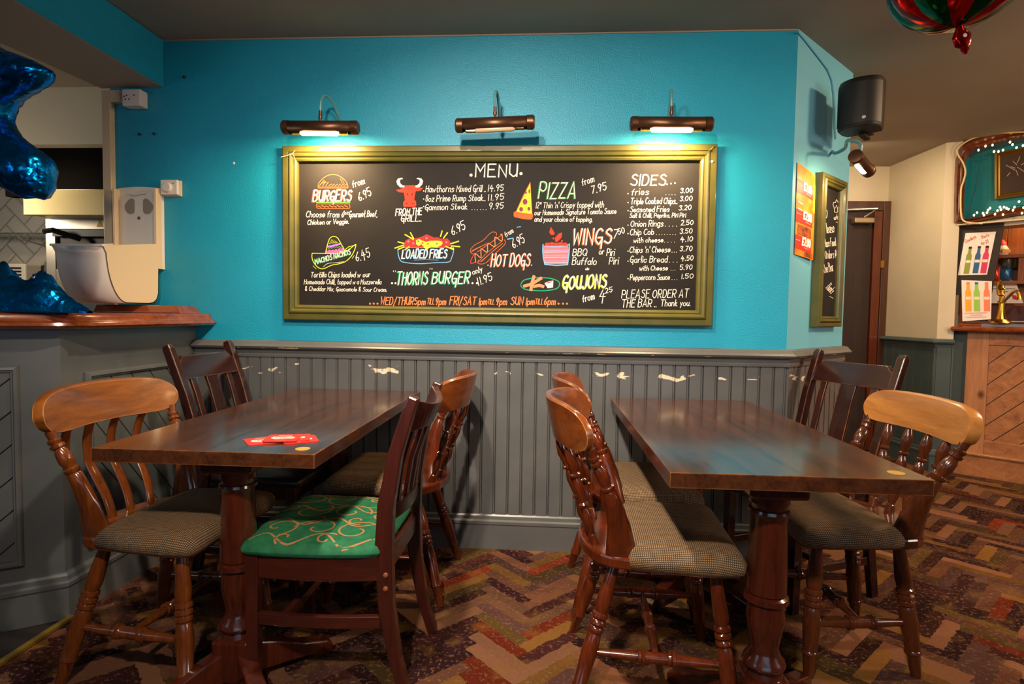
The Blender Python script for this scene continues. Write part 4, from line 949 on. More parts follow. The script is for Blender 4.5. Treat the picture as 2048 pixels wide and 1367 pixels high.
# small blackboard
TH = .043
c4 = [ch(1649, 333, TH), ch(1695, 371, TH), ch(1688, 653, TH), ch(1639, 653, TH)]
def uz(p): return (p-CW0).dot(CWD), p.z
us = [uz(p) for p in c4]; u0 = (us[0][0]+us[3][0])/2; u1 = min((us[1][0]+us[2][0])/2, CWL-.02); z0 = (us[2][1]+us[3][1])/2; z1 = (us[0][1]+us[1][1])/2
sb = thing('notice_blackboard', 'narrow green framed blackboard on the angled blue wall', 'blackboard', tuple(CW0+CWD*(u0+u1)/2+Vector((0, 0, z0))))
def C(u, z, n=0): return CW0+CWD*u+CWN*n+Vector((0, 0, z))
MB().sweep([C(u0, z0, .001), C(u1, z0, .001), C(u1, z1, .001), C(u0, z1, .001)], [(-a*.72, b*1.0) for a, b in prof], CWN, closed=True).build('frame', M_GREEN, sb, world=True)
MB().extrude([C(a, b, .002) for a, b in ((u0+.045, z0+.045), (u1-.045, z0+.045), (u1-.045, z1-.045), (u0+.045, z1-.045))], CWN*.012).build('slate', M_BOARD, sb, world=True)
ik = Ink(lambda a, b, l: atp(a, b, CW0+CWN*(.0145+l), CWN))
kw_ = dict(slant=.05)
ik.text('P', 1650, 1653.5, 447, 447, 26, 't', 1.0, **kw_); ik.text('lease', 1654, 1669, 466, 464, 20, 't', 1.0, **kw_); ik.text('Place Food', 1648.5, 1672, 494, 491, 16, 't', .95, **kw_); ik.text('Orders @', 1650.5, 1673, 517, 515, 16, 't', .95, **kw_)
ik.text('The Bar', 1647.5, 1668, 546, 541, 18, 't', 1.0, **kw_); ik.text('Thanks', 1650, 1667, 575, 592, 15, 't', .9, **kw_); ik.stroke([(1659, 592), (1666, 596)], .9, 't')
hat = [(1669, 424), (1668, 414), (1666, 410), (1668, 404), (1671, 405), (1673, 399), (1676, 404), (1678, 406), (1677, 413), (1675, 418), (1675, 424), (1669, 424)]
ik.stroke(catmull(hat, 3), .9, 't'); ik.stroke([(1671, 416), (1673, 410), (1675, 416)], .7, 't'); ik.text('order', 1669, 1681, 440, 436, 9, 't', .8, **kw_); ik.stroke([(1672, 444), (1678, 445)], .8, 't')
ik.mb['t'].build('chalk_lettering', M_CHALK, sb, world=True, fix=False)
# lamp over it
lp = thing('picture_light', 'lit bronze picture light over the small board on the angled wall', 'picture light', tuple(ch(1724, 327, .2)))
A, B = ch(1710, 311, .20), ch(1738, 343, .20); ax_ = (B-A)
if ax_.length > .34: B = A+ax_.normalized()*.34
lp.location = A
MB().lathe(A, B, [(0, .02), (.01, .030), (.10, .031), (.12, .028), (.88, .028), (.9, .031), (.99, .03), (1, .018)], 20).build('shade', M_BRONZE, lp, world=True, smooth=True)
dn = (Vector((0, 0, -1))-CWN*.35).normalized(); dn2 = (dn*.2+(CAM-A).normalized()*.8).normalized()
off_ = (dn*.62+Vector((-.35, -.5, -.2))*.75).normalized()*.021
MB().lathe(A.lerp(B, .26)+off_, A.lerp(B, .80)+off_, [(0, .008), (.06, .013), (.94, .013), (1, .008)], 12).build('lit_tube', M_BULB, lp, world=True, smooth=True)
MB().tube(catmull([A.lerp(B, .3)+Vector((0, 0, .025)), A.lerp(B, .3)+Vector((0, 0, .075)), A.lerp(B, .3)+Vector((0, 0, .10))-CWN*.05, ch(1690, 296, .08), ch(1672, 306, .03), ch(1664, 303, .001)], 5), .008, 8).build('gooseneck_arm', M_BLUEG, lp, world=True, smooth=True)
m_ = A.lerp(B, .5)+dn*.04; area('picture_light_lamp', m_, m_+dn*.3-CWN*.10, .16, .012, 3, (1, .70, .36), 170).rotation_euler = (dn-CWN*.4).to_track_quat('-Z', 'Y').to_euler()
# speaker
sc_ = ch(1722, 220, .17)
spk = thing('wall_speaker', 'black wall speaker hung high on the angled blue wall', 'speaker', (sc_.x, sc_.y, 1.99), radians(-42))
def spk_ring(z, s):   # local -Y is the front
    z = z*.74+.004; s = s*.82; out = [(-.095*s, .09*s), (.095*s, .09*s), (.112*s, .03*s)]
    for k in range(9): a = radians(15-k*(210/8)); out.append((.112*s*cos(radians(10+160*k/8)), -.02*s-.085*s*sin(radians(10+160*k/8))))
    out.append((-.112*s, .03*s)); return [(x_, y_, z) for x_, y_ in out]
m = MB(); m.rings([spk_ring(0, .90), spk_ring(.012, .97), spk_ring(.28, 1.0), spk_ring(.298, .95)]); m.build('cabinet', mat('speaker_black', rgb(24, 20, 18), .45), spk, smooth=True)
m = MB(); g0 = [(p[0]*1.006, p[1]*1.006-.001, .020) for p in spk_ring(0, 1)[3:-1]]; g1 = [(a, b, .202) for a, b, c in g0]; m.rings([g0, g1], closed_ring=False)
m.build('grille', plain_noise('grille_cloth', rgb(20, 17, 14), rgb(28, 23, 19), 200, .55), spk, smooth=True, fix=False)
MB().lathe((.035, -.0815, .040), (.035, -.086, .040), [(0, .008), (1, .007)], 12).build('badge', M_STEEL, spk, smooth=True)
MB().box(-.015, .015, .07, .168, .02, .20).build('bracket', M_BLACK, spk); MB().box(-.012, .012, .02, .12, -.012, .0).build('bracket_foot', M_BLACK, spk)
cb = MB().tube([ch(a, b, .006) for a, b in ((1597, 64), (1612, 82), (1640, 118), (1655, 138), (1664, 160), (1668, 190), (1670, 250), (1672, 278))], .004, 6).build('speaker_cable', M_BLUE2, smooth=True); tag(cb, 'blue painted speaker cable running down the angled wall', 'cable')

# hanging red and green foil lantern
HC = Vector((1.30, -.95, 2.30))
c0 = at(1915, -54, 'y', -.75)
fl = thing('foil_lantern', 'red and green foil balloon decoration hung from the ceiling', 'decoration', tuple(c0))
RX = .175; segs = 10
for k in range(segs):
    m = MB(); R = []
    for j in range(0, 15):
        ph = pi*j/14; row = []
        for i in range(7):
            th2 = 2*pi*(k+i/6)/segs+.18; bulge = 1+.09*sin(pi*i/6); r_ = RX*sin(ph)*bulge+.004
            row.append(c0+Vector((r_*cos(th2), r_*sin(th2), .165*cos(ph)*(1.0 if ph < pi/2 else 1.02))))
        R.append(row)
    m.rings(R, closed_ring=False); tl = [m for m in (M_FOILR, M_FOILG)][k % 2]
    o = m.build('foil_segment', tl, fl, world=True, fix=False); o.data.shade_smooth()
bz_ = c0+Vector((.012, 0, -.165)); m = MB(); m.tube([bz_+Vector((0, 0, .012)), bz_+Vector((.002, 0, -.004)), bz_+Vector((.010, 0, -.03)), bz_+Vector((.016, 0, -.058)), bz_+Vector((.020, 0, -.066)), bz_+Vector((.022, 0, -.074)), bz_+Vector((.024, 0, -.088))],
   [(.012, .010), (.010, .009), (.030, .012), (.026, .010), (.011, .008), (.013, .010), (.004, .003)], 12, side=(1, 0, 0)); m.build('foil_tail', M_FOILR, fl, world=True, smooth=True)
MB().lathe(bz_+Vector((.012, -.0125, -.034)), bz_+Vector((.012, -.0135, -.034)), [(0, .006), (1, .006)], 10).build('tail_hole', M_PAPER, fl, world=True)
if c0.z+.16 < ZC: MB().tube([c0+Vector((0, 0, .16)), Vector((c0.x, c0.y, ZC))], .0015, 5).build('string', M_CABLEW, fl, world=True)

# ================================================================== TABLES
def table(px, py, rot, L, label):
    """origin: centre of the near end on the floor; +y local runs to the wall"""
    r = thing('pub_table', label, 'table', (px, py, 0), rot, 'dark rectangular pub tables')
    w = .61; z0, z1 = .712, .75
    MB().box(-w/2, w/2, 0, L, z0, z1).build('tabletop', M_DWOOD, r, bevel=.0012)
    MB().box(-.07, .07, .18, L-.12, .66, z0-.0005).build('bearer', M_TLEG, r, bevel=.006)
    P = [(0, .052), (.05, .052), (.055, .047), (.08, .046), (.085, .052), (.10, .054), (.11, .050), (.14, .046), (.45, .051), (.54, .051), (.545, .045), (.56, .056), (.585, .058), (.60, .046), (.63, .048), (.70, .050), (.78, .042), (.84, .036), (.88, .040), (.91, .052), (.935, .056), (.955, .052), (.965, .044), (1, .050)]
    for k, yy in enumerate((.18, L-.26)):
        c = MB().box(-.075, .075, yy-.075, yy+.075, .655, .712).build('column_cap', M_TLEG, r, bevel=.010)
        MB().lathe((0, yy, .656), (0, yy, .158), P, 28).build('column', M_TLEG, r, smooth=True)
        MB().box(-.056, .056, yy-.056, yy+.056, .03, .160).build('column_block', M_TLEG, r, bevel=.010)
        for a in (45, 135, 225, 315):
            a = radians(a); d = Vector((cos(a), sin(a), 0)); s = Vector((-sin(a), cos(a), 0)); o = Vector((0, yy, 0))
            prof_ = [(.04, .125), (.10, .105), (.19, .065), (.265, .045), (.285, .03), (.285, 0), (.24, 0), (.20, .018), (.06, .03), (.04, .03)]
            MB().extrude([o+d*u+Vector((0, 0, z))-s*.024 for u, z in prof_], s*.048).build('foot', M_TLEG, r, bevel=.005)
    MB().lathe((w/2-.055, .055, z1+.0002), (w/2-.055, .055, z1+.0016), [(0, .0195), (.8, .0195), (1, .018)], 24).build('brass_disc', M_WORN, r)
    return r
tA = table(-.607-.305, -1.2696, .005, 1.246, 'dark pub table at the left with red coasters on it')
tB = table(.9036-.305, -1.3275, .0096, 1.25, 'dark empty pub table at the right')

# coasters: four red cards fanned on the left table
M_COAW = mat('coaster_white_print', rgb(244, 214, 190), .5)
cst = [((468, 883), (520, 893), (585, 873), (527, 868)), ]
def coaster(cx, cy, a, z, tilt, label):
    r = thing('beer_mat', label, 'coaster', (cx, cy, z), a, 'red beer mats fanned on the left table')
    r.rotation_euler = (tilt[0], tilt[1], a); s = .047
    P = [(-s, -s*.86), (-s*.86, -s), (s*.86, -s), (s, -s*.86), (s, s*.86), (s*.86, s), (-s*.86, s), (-s, s*.86)]
    MB().extrude([(x_, y_, 0) for x_, y_ in P], (0, 0, .0016)).build('card', M_REDC, r)
    ik = Ink(lambda u, v, l: (u*.001, v*.001, .0017+l*.1))
    ik.fill([(-30, -7), (-18, -17), (6, -12), (30, -13), (34, 2), (20, 15), (-4, 12), (-28, 15), (-34, 4)], 'w'); 
    for kx_ in range(5): ik.stroke(catmull([(-24+kx_*10, -7), (-20+kx_*10, 7), (-16+kx_*10, -6), (-14+kx_*10, 5)], 3), 2.0, 'r', .002)
    ik.stroke([(-18, 30), (18, 30)], 3, 'w'); ik.stroke([(-12, -30), (12, -30)], 2, 'w')
    ik.mb['w'].build('emblem', M_COAW, r, fix=False); ik.mb['r'].build('emblem_script', M_REDC, r, fix=False)
    return r
c1 = at(527, 880, 'z', .752); c2 = at(562, 877, 'z', .754); c3 = at(592, 876, 'z', .754)
coaster(c1.x, c1.y, radians(38), .7503, (0, 0), 'red beer mat at the left of the fan, lowest')
coaster(c3.x+.012, c3.y, radians(30), .7503, (0, 0), 'red beer mat at the right of the fan')
coaster(c3.x-.012, c3.y+.008, radians(22), .7525, (0, 0), 'red beer mat peeping from under the top one')
coaster(c2.x+.004, c2.y+.004, radians(12), .7548, (0, 0), 'red beer mat lying on top of the fan')

# ================================================================== CHAIRS (local: faces +x, origin on the floor under the seat)
def leg_prof(r=.019): return [(0, r*.72), (.08, r*.85), (.28, r*1.12), (.33, r*1.02), (.345, r*.92), (.355, r*1.16), (.375, r*1.2), (.39, r*.95), (.40, r*1.16), (.42, r*1.2), (.435, r*.95), (.445, r*1.14), (.465, r*1.16), (.48, r*.92), (.50, r*1.05), (.60, r*1.2), (.80, r*.98), (.81, r*1.12), (.825, r*1.12), (.835, r*.92), (1, r*.68)]
def stretch_prof(r=.012): return [(0, r*.7), (.36, r*1.25), (.365, r*1.6), (.385, r*1.6), (.39, r*1.3), (.40, r*1.6), (.415, r*1.5), (.42, r*1.3), (.58, r*1.3), (.585, r*1.5), (.6, r*1.6), (.61, r*1.3), (.615, r*1.6), (.635, r*1.6), (.64, r*1.25), (1, r*.7)]
def outline_d(sc=1.0):      # D-shaped seat plan
    P = [(.200, -.195), (.188, -.216), (.12, -.224), (0, -.218), (-.12, -.207)]
    for k in range(1, 12): a = -pi/2-pi*k/12; P.append((-.12+.125*cos(a)*1.0, .207*sin(a)))
    P += [(x_, -y_) for x_, y_ in P[:5][::-1]]
    return P
def cushion(parent, m, P, ztop, zbase, over=.012, dome=.03, uvs=True, name='seat_cushion'):
    cx = sum(p[0] for p in P)/len(P); cy = sum(p[1] for p in P)/len(P); mb = MB(); rings_ = []; cum = 0; prev = None; ringsuv = []
    lay = [(1.0, zbase, 0), (1+over/.2, zbase+.012, 0), (1+over/.2, ztop-dome-.004, 0), (1.0, ztop-dome*.62, 0), (.93, ztop-dome*.36, 0), (.82, ztop-dome*.17, 0), (.66, ztop-dome*.06, 0), (.45, ztop-.0015, 0), (.22, ztop, 0), (.04, ztop+.0005, 0)]
    for s, z, _ in lay: rings_.append([(cx+(x_-cx)*s, cy+(y_-cy)*s, z) for x_, y_ in P])
    idx = mb.rings(rings_, cap0=False)
    # uv: planar inside, arc length down the sides
    n = len(P)
    for k in range(n):
        d = Vector((P[k][0]-cx, P[k][1]-cy)); L = d.length; d.normalize(); a = None; s_ = .04*L
        for j in range(len(lay)-1, -1, -1):
            p = Vector(rings_[j][k])
            if a is not None: s_ += (p-a).length
            a = p; mb.uv[idx[j][k]] = (cx+d.x*s_, cy+d.y*s_)
    o = mb.build(name, m, parent, smooth=False); o.data.shade_smooth(); return o
def crest(parent, m, zc, half, w, back, xe, th=.022, lean=.28, arch=.012, endround=3.0, name='crest_rail'):
    """bent board: ends at x=xe, middle bowed back by 'back'"""
    mb = MB(); n = 30; R = []
    for i in range(n+1):
        s = sin(pi/2*(-1+2*i/n)); y = w*s; x_ = xe-back*(1-s*s)
        slope = 2*back*s/w; nl = sqrt(1+slope*slope); nx_, ny_ = -1/nl, slope/nl   # outward (backwards)
        h = half*max(.02, (1-abs(s)**(endround*2.2)))**.5; zc_ = zc+arch*(1-s*s)
        sec = []
        for u, v in ((-1, -1), (-.6, -1.04), (.6, -1.04), (1, -1), (1.06, -.3), (1.06, .5), (1.0, .95), (.5, 1.04), (-.5, 1.04), (-1, .95), (-1.06, .5), (-1.06, -.3)):
            off = u*th/2; zz = v*h; xx = x_+nx_*off*1.0-lean*zz*1.0; yy = y+ny_*off; sec.append((xx, yy, zc_+zz))
        R.append(sec)
    mb.rings(R); return mb.build(name, m, parent, smooth=True)
def spindle_chair(name, label, mw, mc, slats=False, cres=None, group=None, fabric=M_HOUND, fat=1.0, splay=1.0, cx_=-.220, cz=.805):
    r = thing(name, label, 'chair', (0, 0, 0), 0, group)
    P = outline_d(); zs = .452
    MB().extrude([(x_, y_, .418) for x_, y_ in P], (0, 0, .034)).build('seat_board', mw, r, bevel=.007)
    C_ = [(x_, y_) for x_, y_ in P if x_ >= -.121]; C_ = [(max(x_, -.095), y_) for x_, y_ in C_]; C_ = C_[:5]+[(-.105, -.14), (-.112, -.05), (-.112, .05), (-.105, .14)]+C_[5:]
    cushion(r, fabric, C_, .497, .424, .011, .036)
    # legs
    for sx, sy in ((-1, -1), (-1, 1), (1, -1), (1, 1)):
        t_ = (-.135, sy*.135, .42) if sx < 0 else (.135, sy*.165, .42); f = (-.135-.105*splay, sy*(.135+.07*splay), 0) if sx < 0 else (.135+.045*splay, sy*(.165+.05*splay), 0)
        MB().lathe(t_, f, leg_prof(.0195*fat), 16).build('leg', mw, r, smooth=True)
    zz = .168; k = 1-zz/.42
    def legpt(sx, sy, kk=k):
        t_ = Vector((-.135, sy*.135, .42)) if sx < 0 else Vector((.135, sy*.165, .42)); f = Vector((-.135-.105*splay, sy*(.135+.07*splay), 0)) if sx < 0 else Vector((.135+.045*splay, sy*(.165+.05*splay), 0)); return t_.lerp(f, kk)
    for sy in (-1, 1): MB().lathe(legpt(-1, sy), legpt(1, sy), stretch_prof(.0125*fat), 12).build('stretcher', mw, r, smooth=True)
    a = legpt(-1, -1).lerp(legpt(1, -1), .5); b = legpt(-1, 1).lerp(legpt(1, 1), .5); MB().lathe(a, b, stretch_prof(.011*fat), 12).build('stretcher', mw, r, smooth=True)
    # crest
    half, wid, back, th, en = cres or (.064, .262, .112, .022, 4.2)
    cr = crest(r, mc, cz, half, wid, back, cx_, th, .22, .010, en)
    zb = cz-half+.012
    # stiles: broad below, turned above
    for sy in (-1, 1):
        b0 = Vector((-.125, sy*.182, .450)); tp = Vector((cx_+.004, sy*(wid-.030), zb+.008)); d = tp-b0
        pts = []; rr = []
        for t_, a_, b_ in ((0, .040, .015), (.02, .043, .016), (.12, .040, .017), (.3, .031, .017), (.5, .023, .017), (.60, .0195, .017), (.615, .015, .015), (.63, .019, .019), (.655, .020, .020), (.665, .014, .014), (.685, .014, .014), (.72, .019, .019), (.80, .017, .017), (.84, .012, .012), (.85, .017, .017), (.875, .018, .018), (.885, .012, .012), (.90, .016, .016), (.92, .016, .016), (.93, .011, .011), (1.0, .013, .013)):
            bow = Vector((.020*sin(pi*min(1, t_*1.1))*(1 if t_ < .9 else .3), 0, 0)); pts.append(b0+d*t_+bow); rr.append((a_*fat, b_*fat))
        MB().tube(pts, rr, 14, side=(1, 0, .2)).build('stile', mw, r, smooth=True)
    ys = (-.60, -.2, .2, .60)
    for q in ys:
        y0, y1_ = q*.185, q*wid*.92; s = y1_/wid
        p0 = Vector((-.12-.125*sqrt(max(0, 1-(y0/.207)**2))*.72, y0, .450)); p1 = Vector((cx_-back*(1-s*s)+.012, y1_, zb+.006)); d = p1-p0
        if slats:
            pts = []; rr = []
            for j_ in range(13):
                t_ = j_/12; sx_ = .040*sin(pi*t_)*(1 if t_ < .6 else .8)-.018*sin(2*pi*t_); pts.append(p0+d*t_+Vector((-sx_*.9, 0, 0))); rr.append((.007+.001*sin(pi*t_), .0175-.003*abs(t_-.4)))
            MB().tube(pts, rr, 12, side=(1, 0, 0)).build('slat', mw, r, smooth=True)
        else:
            pr_ = [(0, .014), (.10, .012), (.11, .009), (.13, .010), (.22, .0165), (.30, .013), (.36, .008), (.38, .014), (.40, .015), (.415, .009), (.46, .011), (.56, .015), (.62, .012), (.655, .008), (.67, .015), (.69, .0155), (.70, .010), (.74, .011), (.82, .0165), (.90, .013), (1, .006)]
            MB().lathe(p0, p1, [(a_, b_*fat*1.02) for a_, b_ in pr_], 12).build('spindle', mw, r, smooth=True)
    return r
ch5 = spindle_chair('spindle_back_chair', 'chestnut spindle-back chair with dotted seat in front, left of the right table', M_SPIN, M_SPINC, group='spindle-back chairs with dotted seats', splay=1.15)
ch5.location = (.345, -.935, 0); ch5.rotation_euler = (0, 0, radians(-3))
ch6 = dup(ch5, (.365, -.395, 0), radians(0), 'chestnut spindle-back chair nearest the wall, left of the right table')
ch4 = dup(ch5, (-.655, -.365, 0), radians(180), 'chestnut spindle-back chair nearest the wall, right side of the left table')
ch1 = spindle_chair('slat_back_chair', 'honey wood chair with curved slats and dotted seat at far left', M_HONEY, M_HONEYC, slats=True, group='Windsor chairs', fat=1.08, cres=(.062, .270, .060, .026, 3.0), cz=.812)
ch1.location = (-1.185, -.955, 0); ch1.rotation_euler = (0, 0, radians(-4))
ch7 = spindle_chair('spindle_back_chair', 'spindle-back chair with pale golden crest rail at the right table', M_MID, M_GOLD, cres=(.058, .268, .035, .034, 4.0), group='Windsor chairs', fat=1.12, splay=.5, cx_=-.255, cz=.80)
ch7.location = (.980, -.705, 0); ch7.rotation_euler = (0, 0, radians(182))

def slat_chair(label):
    r = thing('dark_slat_chair', label, 'chair', (0, 0, 0), 0, 'dark slat-back chairs with leather seats')
    m, my = M_DARK, M_DARKY
    for sy in (-1, 1):
        MB().bar([(-.255, sy*.175, 0), (-.215, sy*.18, .22), (-.200, sy*.185, .44), (-.215, sy*.19, .58), (-.27, sy*.196, .78), (-.335, sy*.20, .965), (-.342, sy*.20, .98)], [(.034, .030), (.038, .032), (.044, .034), (.040, .034), (.036, .034), (.034, .034), (.026, .026)], (1, 0, 0)).build('back_post', m, r, bevel=.004)
        MB().bar([(.17, sy*.178, 0), (.17, sy*.178, .43)], [(.032, .032), (.040, .040)], (1, 0, 0)).build('leg', m, r, bevel=.003)
        MB().box(-.19, .16, sy*.178-.012, sy*.178+.012, .375, .43).build('apron', m, r, bevel=.002)
        MB().box(-.205, .16, sy*.176-.010, sy*.176+.010, .14, .172).build('stretcher', m, r, bevel=.002)
    MB().box(.158, .182, -.165, .165, .375, .43).build('apron', my, r, bevel=.002); MB().box(-.205, -.18, -.165, .165, .375, .43).build('apron', my, r, bevel=.002)
    MB().box(-.02, .0, -.17, .17, .145, .170).build('stretcher', my, r, bevel=.002)
    P = [(.205, -.19), (.19, -.205), (-.16, -.20), (-.185, -.16), (-.185, .16), (-.16, .20), (.19, .205), (.205, .19)]
    cushion(r, M_LEATH, P, .475, .431, .004, .022, name='leather_seat')
    def bp(z): # back plane x at height z
        Q = [(-.200, .44), (-.215, .58), (-.27, .78), (-.335, .965)]
        for (a, b), (c, d) in zip(Q, Q[1:]):
            if z <= d: return a+(c-a)*(z-b)/(d-b)
        return -.34
    prof_ = [(-.185, .842), (.185, .842), (.185, .905), (.150, .935), (-.150, .935), (-.185, .905)]
    a = bp(.842); b = bp(.935); sl = (b-a)/.093
    pts = [(a+sl*(z-.842)-.010, y, z) for y, z in prof_]; MB().extrude(pts, (.022, 0, 0)).build('crest_rail', my, r, bevel=.003)
    MB().extrude([(bp(z)-.009, y, z) for y, z in ((-.178, .515), (.178, .515), (.178, .555), (-.178, .555))], (.018, 0, 0)).build('lower_rail', my, r, bevel=.002)
    for y0, w_ in ((-.118, .032), (0, .075), (.118, .032)):
        sl_ = MB().bar([(bp(z), y0*(1+(z-.53)*.12), z) for z in (.55, .62, .70, .78, .845)], (.012, w_), (1, 0, 0)).build('slat', m, r, bevel=.002)
        if w_ > .05:
            for k in (-1, 0, 1): MB().bar([(bp(z)+.0063, y0+k*.014, z) for z in (.72, .78, .83)], (.0012, .003), (1, 0, 0)).build('flute', M_BLACK, sl_)
    return r
ch2 = slat_chair('dark slat-back chair nearest the wall at the left table'); ch2.location = (-1.165, -.345, 0); ch2.rotation_euler = (0, 0, radians(-2))
ch8 = dup(ch2, (1.025, -.275, 0), radians(204), 'dark slat-back chair nearest the wall at the right table')

def green_chair():
    r = thing('green_seat_chair', 'mahogany chair with a green swirl-patterned seat in the foreground', 'chair', (0, 0, 0), 0)
    m = M_MAHO; my = wood('mahogany_across', rgb(38, 13, 9), rgb(68, 26, 18), 'y', .3, .4); mx = wood('mahogany_along', rgb(38, 13, 9), rgb(68, 26, 18), 'x', .3, .4)
    BPz = [(-.262, 0), (-.225, .12), (-.198, .28), (-.190, .44), (-.196, .57), (-.222, .72), (-.262, .85), (-.275, .885)]
    for sy in (-1, 1):
        MB().bar([(x_, sy*.178, z) for x_, z in BPz], [(.030, .036), (.034, .038), (.044, .040), (.050, .042), (.046, .042), (.040, .040), (.034, .038), (.030, .036)], (1, 0, 0)).build('back_post', m, r, bevel=.005)
        MB().bar([(.190, sy*.195, 0), (.190, sy*.195, .425)], [(.030, .030), (.040, .040)], (1, 0, 0)).build('leg', m, r, bevel=.003)
        # bowed side aprons and stretchers
        for z0, z1, o_, nm, w_ in ((.355, .425, .016, 'apron', .020), (.215, .25, .012, 'stretcher', .018)):
            pts = [(-.18+.36*k/8, sy*(.187+.010*k/8+o_*sin(pi*k/8)), (z0+z1)/2) for k in range(9)]
            MB().bar(pts, (w_, z1-z0), (0, 1, 0)).build(nm, mx, r, bevel=.002)
        for zz in (.335, .375): MB().lathe((-.20, sy*.199, zz), (-.20, sy*.2035, zz), [(0, .007), (.7, .007), (1, .004)], 12).build('plug', mat('copper_plug', rgb(150, 90, 60), .35, .3), r, smooth=True)
    MB().box(.178, .200, -.18, .18, .355, .425).build('apron', my, r, bevel=.002); MB().box(-.205, -.182, -.16, .16, .37, .425).build('apron', my, r, bevel=.002)
    MB().bar([(.10, -.19, .232), (.10, .19, .232)], (.018, .03), (1, 0, 0)).build('stretcher', my, r, bevel=.002)
    P = [(.215, -.20), (.200, -.222), (.10, -.226), (-.02, -.224), (-.12, -.214), (-.175, -.20), (-.178, -.152), (-.180, -.05), (-.180, .05), (-.178, .152), (-.175, .20), (-.12, .214), (-.02, .224), (.10, .226), (.200, .222), (.215, .20), (.228, .08), (.228, -.08)]
    cu = cushion(r, M_GFAB, P, .475, .426, .008, .030, name='green_seat')
    # swirl print following the dome
    cx = sum(p[0] for p in P)/len(P)
    from mathutils.bvhtree import BVHTree
    tree = BVHTree.FromPolygons([v.co[:] for v in cu.data.vertices], [list(p.vertices) for p in cu.data.polygons])
    def drop(u, v, l):
        h = tree.ray_cast(Vector((u, v, 1)), Vector((0, 0, -1))); z = h[0].z if h[0] is not None else .43; return (u, v, z+.0007)
    ik = Ink(drop); rnd = random.Random(4)
    def spiral(cx_, cy_, R, a0, turns, sg):
        P_ = []
        n = int(16*turns)+4
        for k in range(n+1):
            t_ = k/n; a_ = a0+sg*2*pi*turns*t_; rr_ = R*(1-.80*t_); P_.append((cx_+rr_*cos(a_), cy_+rr_*sin(a_)))
        draw(P_)
    def draw(P_):
        run = []
        for p in P_+[(9, 9)]:
            if -.168 < p[0] < .216 and abs(p[1]) < .221: run.append(p)
            else:
                if len(run) > 2: ik.stroke(run, .0072, 's', 0)
                run = []
    for (a, b, R, a0, t_, sg) in ((.15, -.15, .055, 0, 1.1, 1), (.04, -.15, .06, 2, 1.2, -1), (-.08, -.14, .065, 1, 1.2, 1), (.11, -.02, .06, 4, 1.1, -1), (-.02, -.02, .06, 3, 1.3, 1), (-.13, .0, .05, 5, 1.1, -1), (.15, .12, .055, 2, 1.1, 1), (.03, .12, .06, 0, 1.2, -1), (-.09, .13, .06, 4, 1.2, 1), (.09, -.19, .03, 3, .9, -1), (-.02, -.20, .03, 1, .9, 1), (-.15, -.19, .03, 5, .9, 1), (.19, -.06, .03, 1, .9, 1), (.06, .05, .03, 1, .9, 1), (-.07, .05, .03, 2, .9, -1), (.1, .19, .03, 2, .9, -1), (-.02, .19, .03, 4, .9, 1)):
        spiral(a, b, R*1.2, a0, t_*.85, sg)
    for k in range(4):
        y0 = -.19+k*.12; draw(catmull([(-.16, y0), (-.08, y0+.05), (0, y0-.01), (.08, y0+.05), (.16, y0), (.2, y0+.03)], 5))
    ik.mb['s'].build('swirl_pattern', M_SWIRL, r, fix=False)
    # top rail: dished between the posts, bowed back
    mb = MB(); R = []
    for i in range(17):
        s = -1+i/8; y = .165*s; x_ = -.262-.045*(1-s*s); top = .875-.030*(1-s*s); bot = .775
        R.append([(x_+.011+.03, y, bot), (x_-.011+.03, y, bot), (x_-.011, y, top), (x_+.011, y, top)])
    mb.rings(R); mb.build('top_rail', my, r, bevel=.003)
    mb = MB(); R = []
    for i in range(17):
        s = -1+i/8; y = .165*s; x_ = -.192-.028*(1-s*s); R.append([(x_+.010, y, .515), (x_-.010, y, .515), (x_-.014, y, .562), (x_+.006, y, .562)])
    mb.rings(R); mb.build('lower_rail', my, r, bevel=.002)
    for k in range(5):
        y = -.112+.056*k; s = y/.165
        MB().bar([(-.196-.026*(1-s*s), y, .560), (-.208-.034*(1-s*s), y, .68), (-.232-.045*(1-s*s), y, .783)], (.012, .026), (1, 0, 0)).build('slat', m, r, bevel=.002)
    return r
ch3 = green_chair(); ch3.location = (-.655, -.935, 0); ch3.rotation_euler = (0, 0, radians(180))

# ================================================================== RIGHT-HAND BAR
PB = Vector((3.045, 1.694, 0)); DBv = Vector((.745, -.667, 0)).normalized(); NB = Vector((DBv.y, -DBv.x, 0))
if NB.y > 0: NB = -NB
rbar = thing('pine_bar_counter', 'knotty pine bar counter with diagonal boards at far right', 'bar counter', tuple(PB))
MB().extrude([PB, PB+DBv*1.6, PB+DBv*1.6-NB*.32, PB-NB*.32], (0, 0, 1.05)).build('carcass', M_GREY2, rbar, world=True)
def fr(u0, u1, z0, z1, th, m, nm='rail', bev=.003): return MB().extrude([PB+DBv*u+Vector((0, 0, z)) for u, z in ((u0, z0), (u1, z0), (u1, z1), (u0, z1))], NB*th).build(nm, m, rbar, world=True, bevel=bev)
fr(0, .125, .165, 1.05, .022, M_PINE, 'stile'); fr(.125, 1.6, .955, 1.05, .022, M_PINEX, 'top_rail'); fr(.125, 1.6, .165, .27, .022, M_PINEX, 'bottom_rail'); fr(1.0, 1.12, .27, .955, .022, M_PINE, 'stile')
fr(-.04, 1.6, 0, .15, .030, M_PINEX, 'plinth'); fr(-.045, 1.6, .15, .172, .044, M_PINEX, 'plinth_moulding', .008)
diag_boards(rbar, PB+NB*.001, DBv, NB, .125, 1.0, .27, .955, radians(45), .105, .012, M_PINEX, gap=.005)
rtop = rbar
tp_ = [PB-DBv*.09+NB*.11, PB+DBv*1.6+NB*.11, PB+DBv*1.6-NB*.34, PB-DBv*.09-NB*.34]
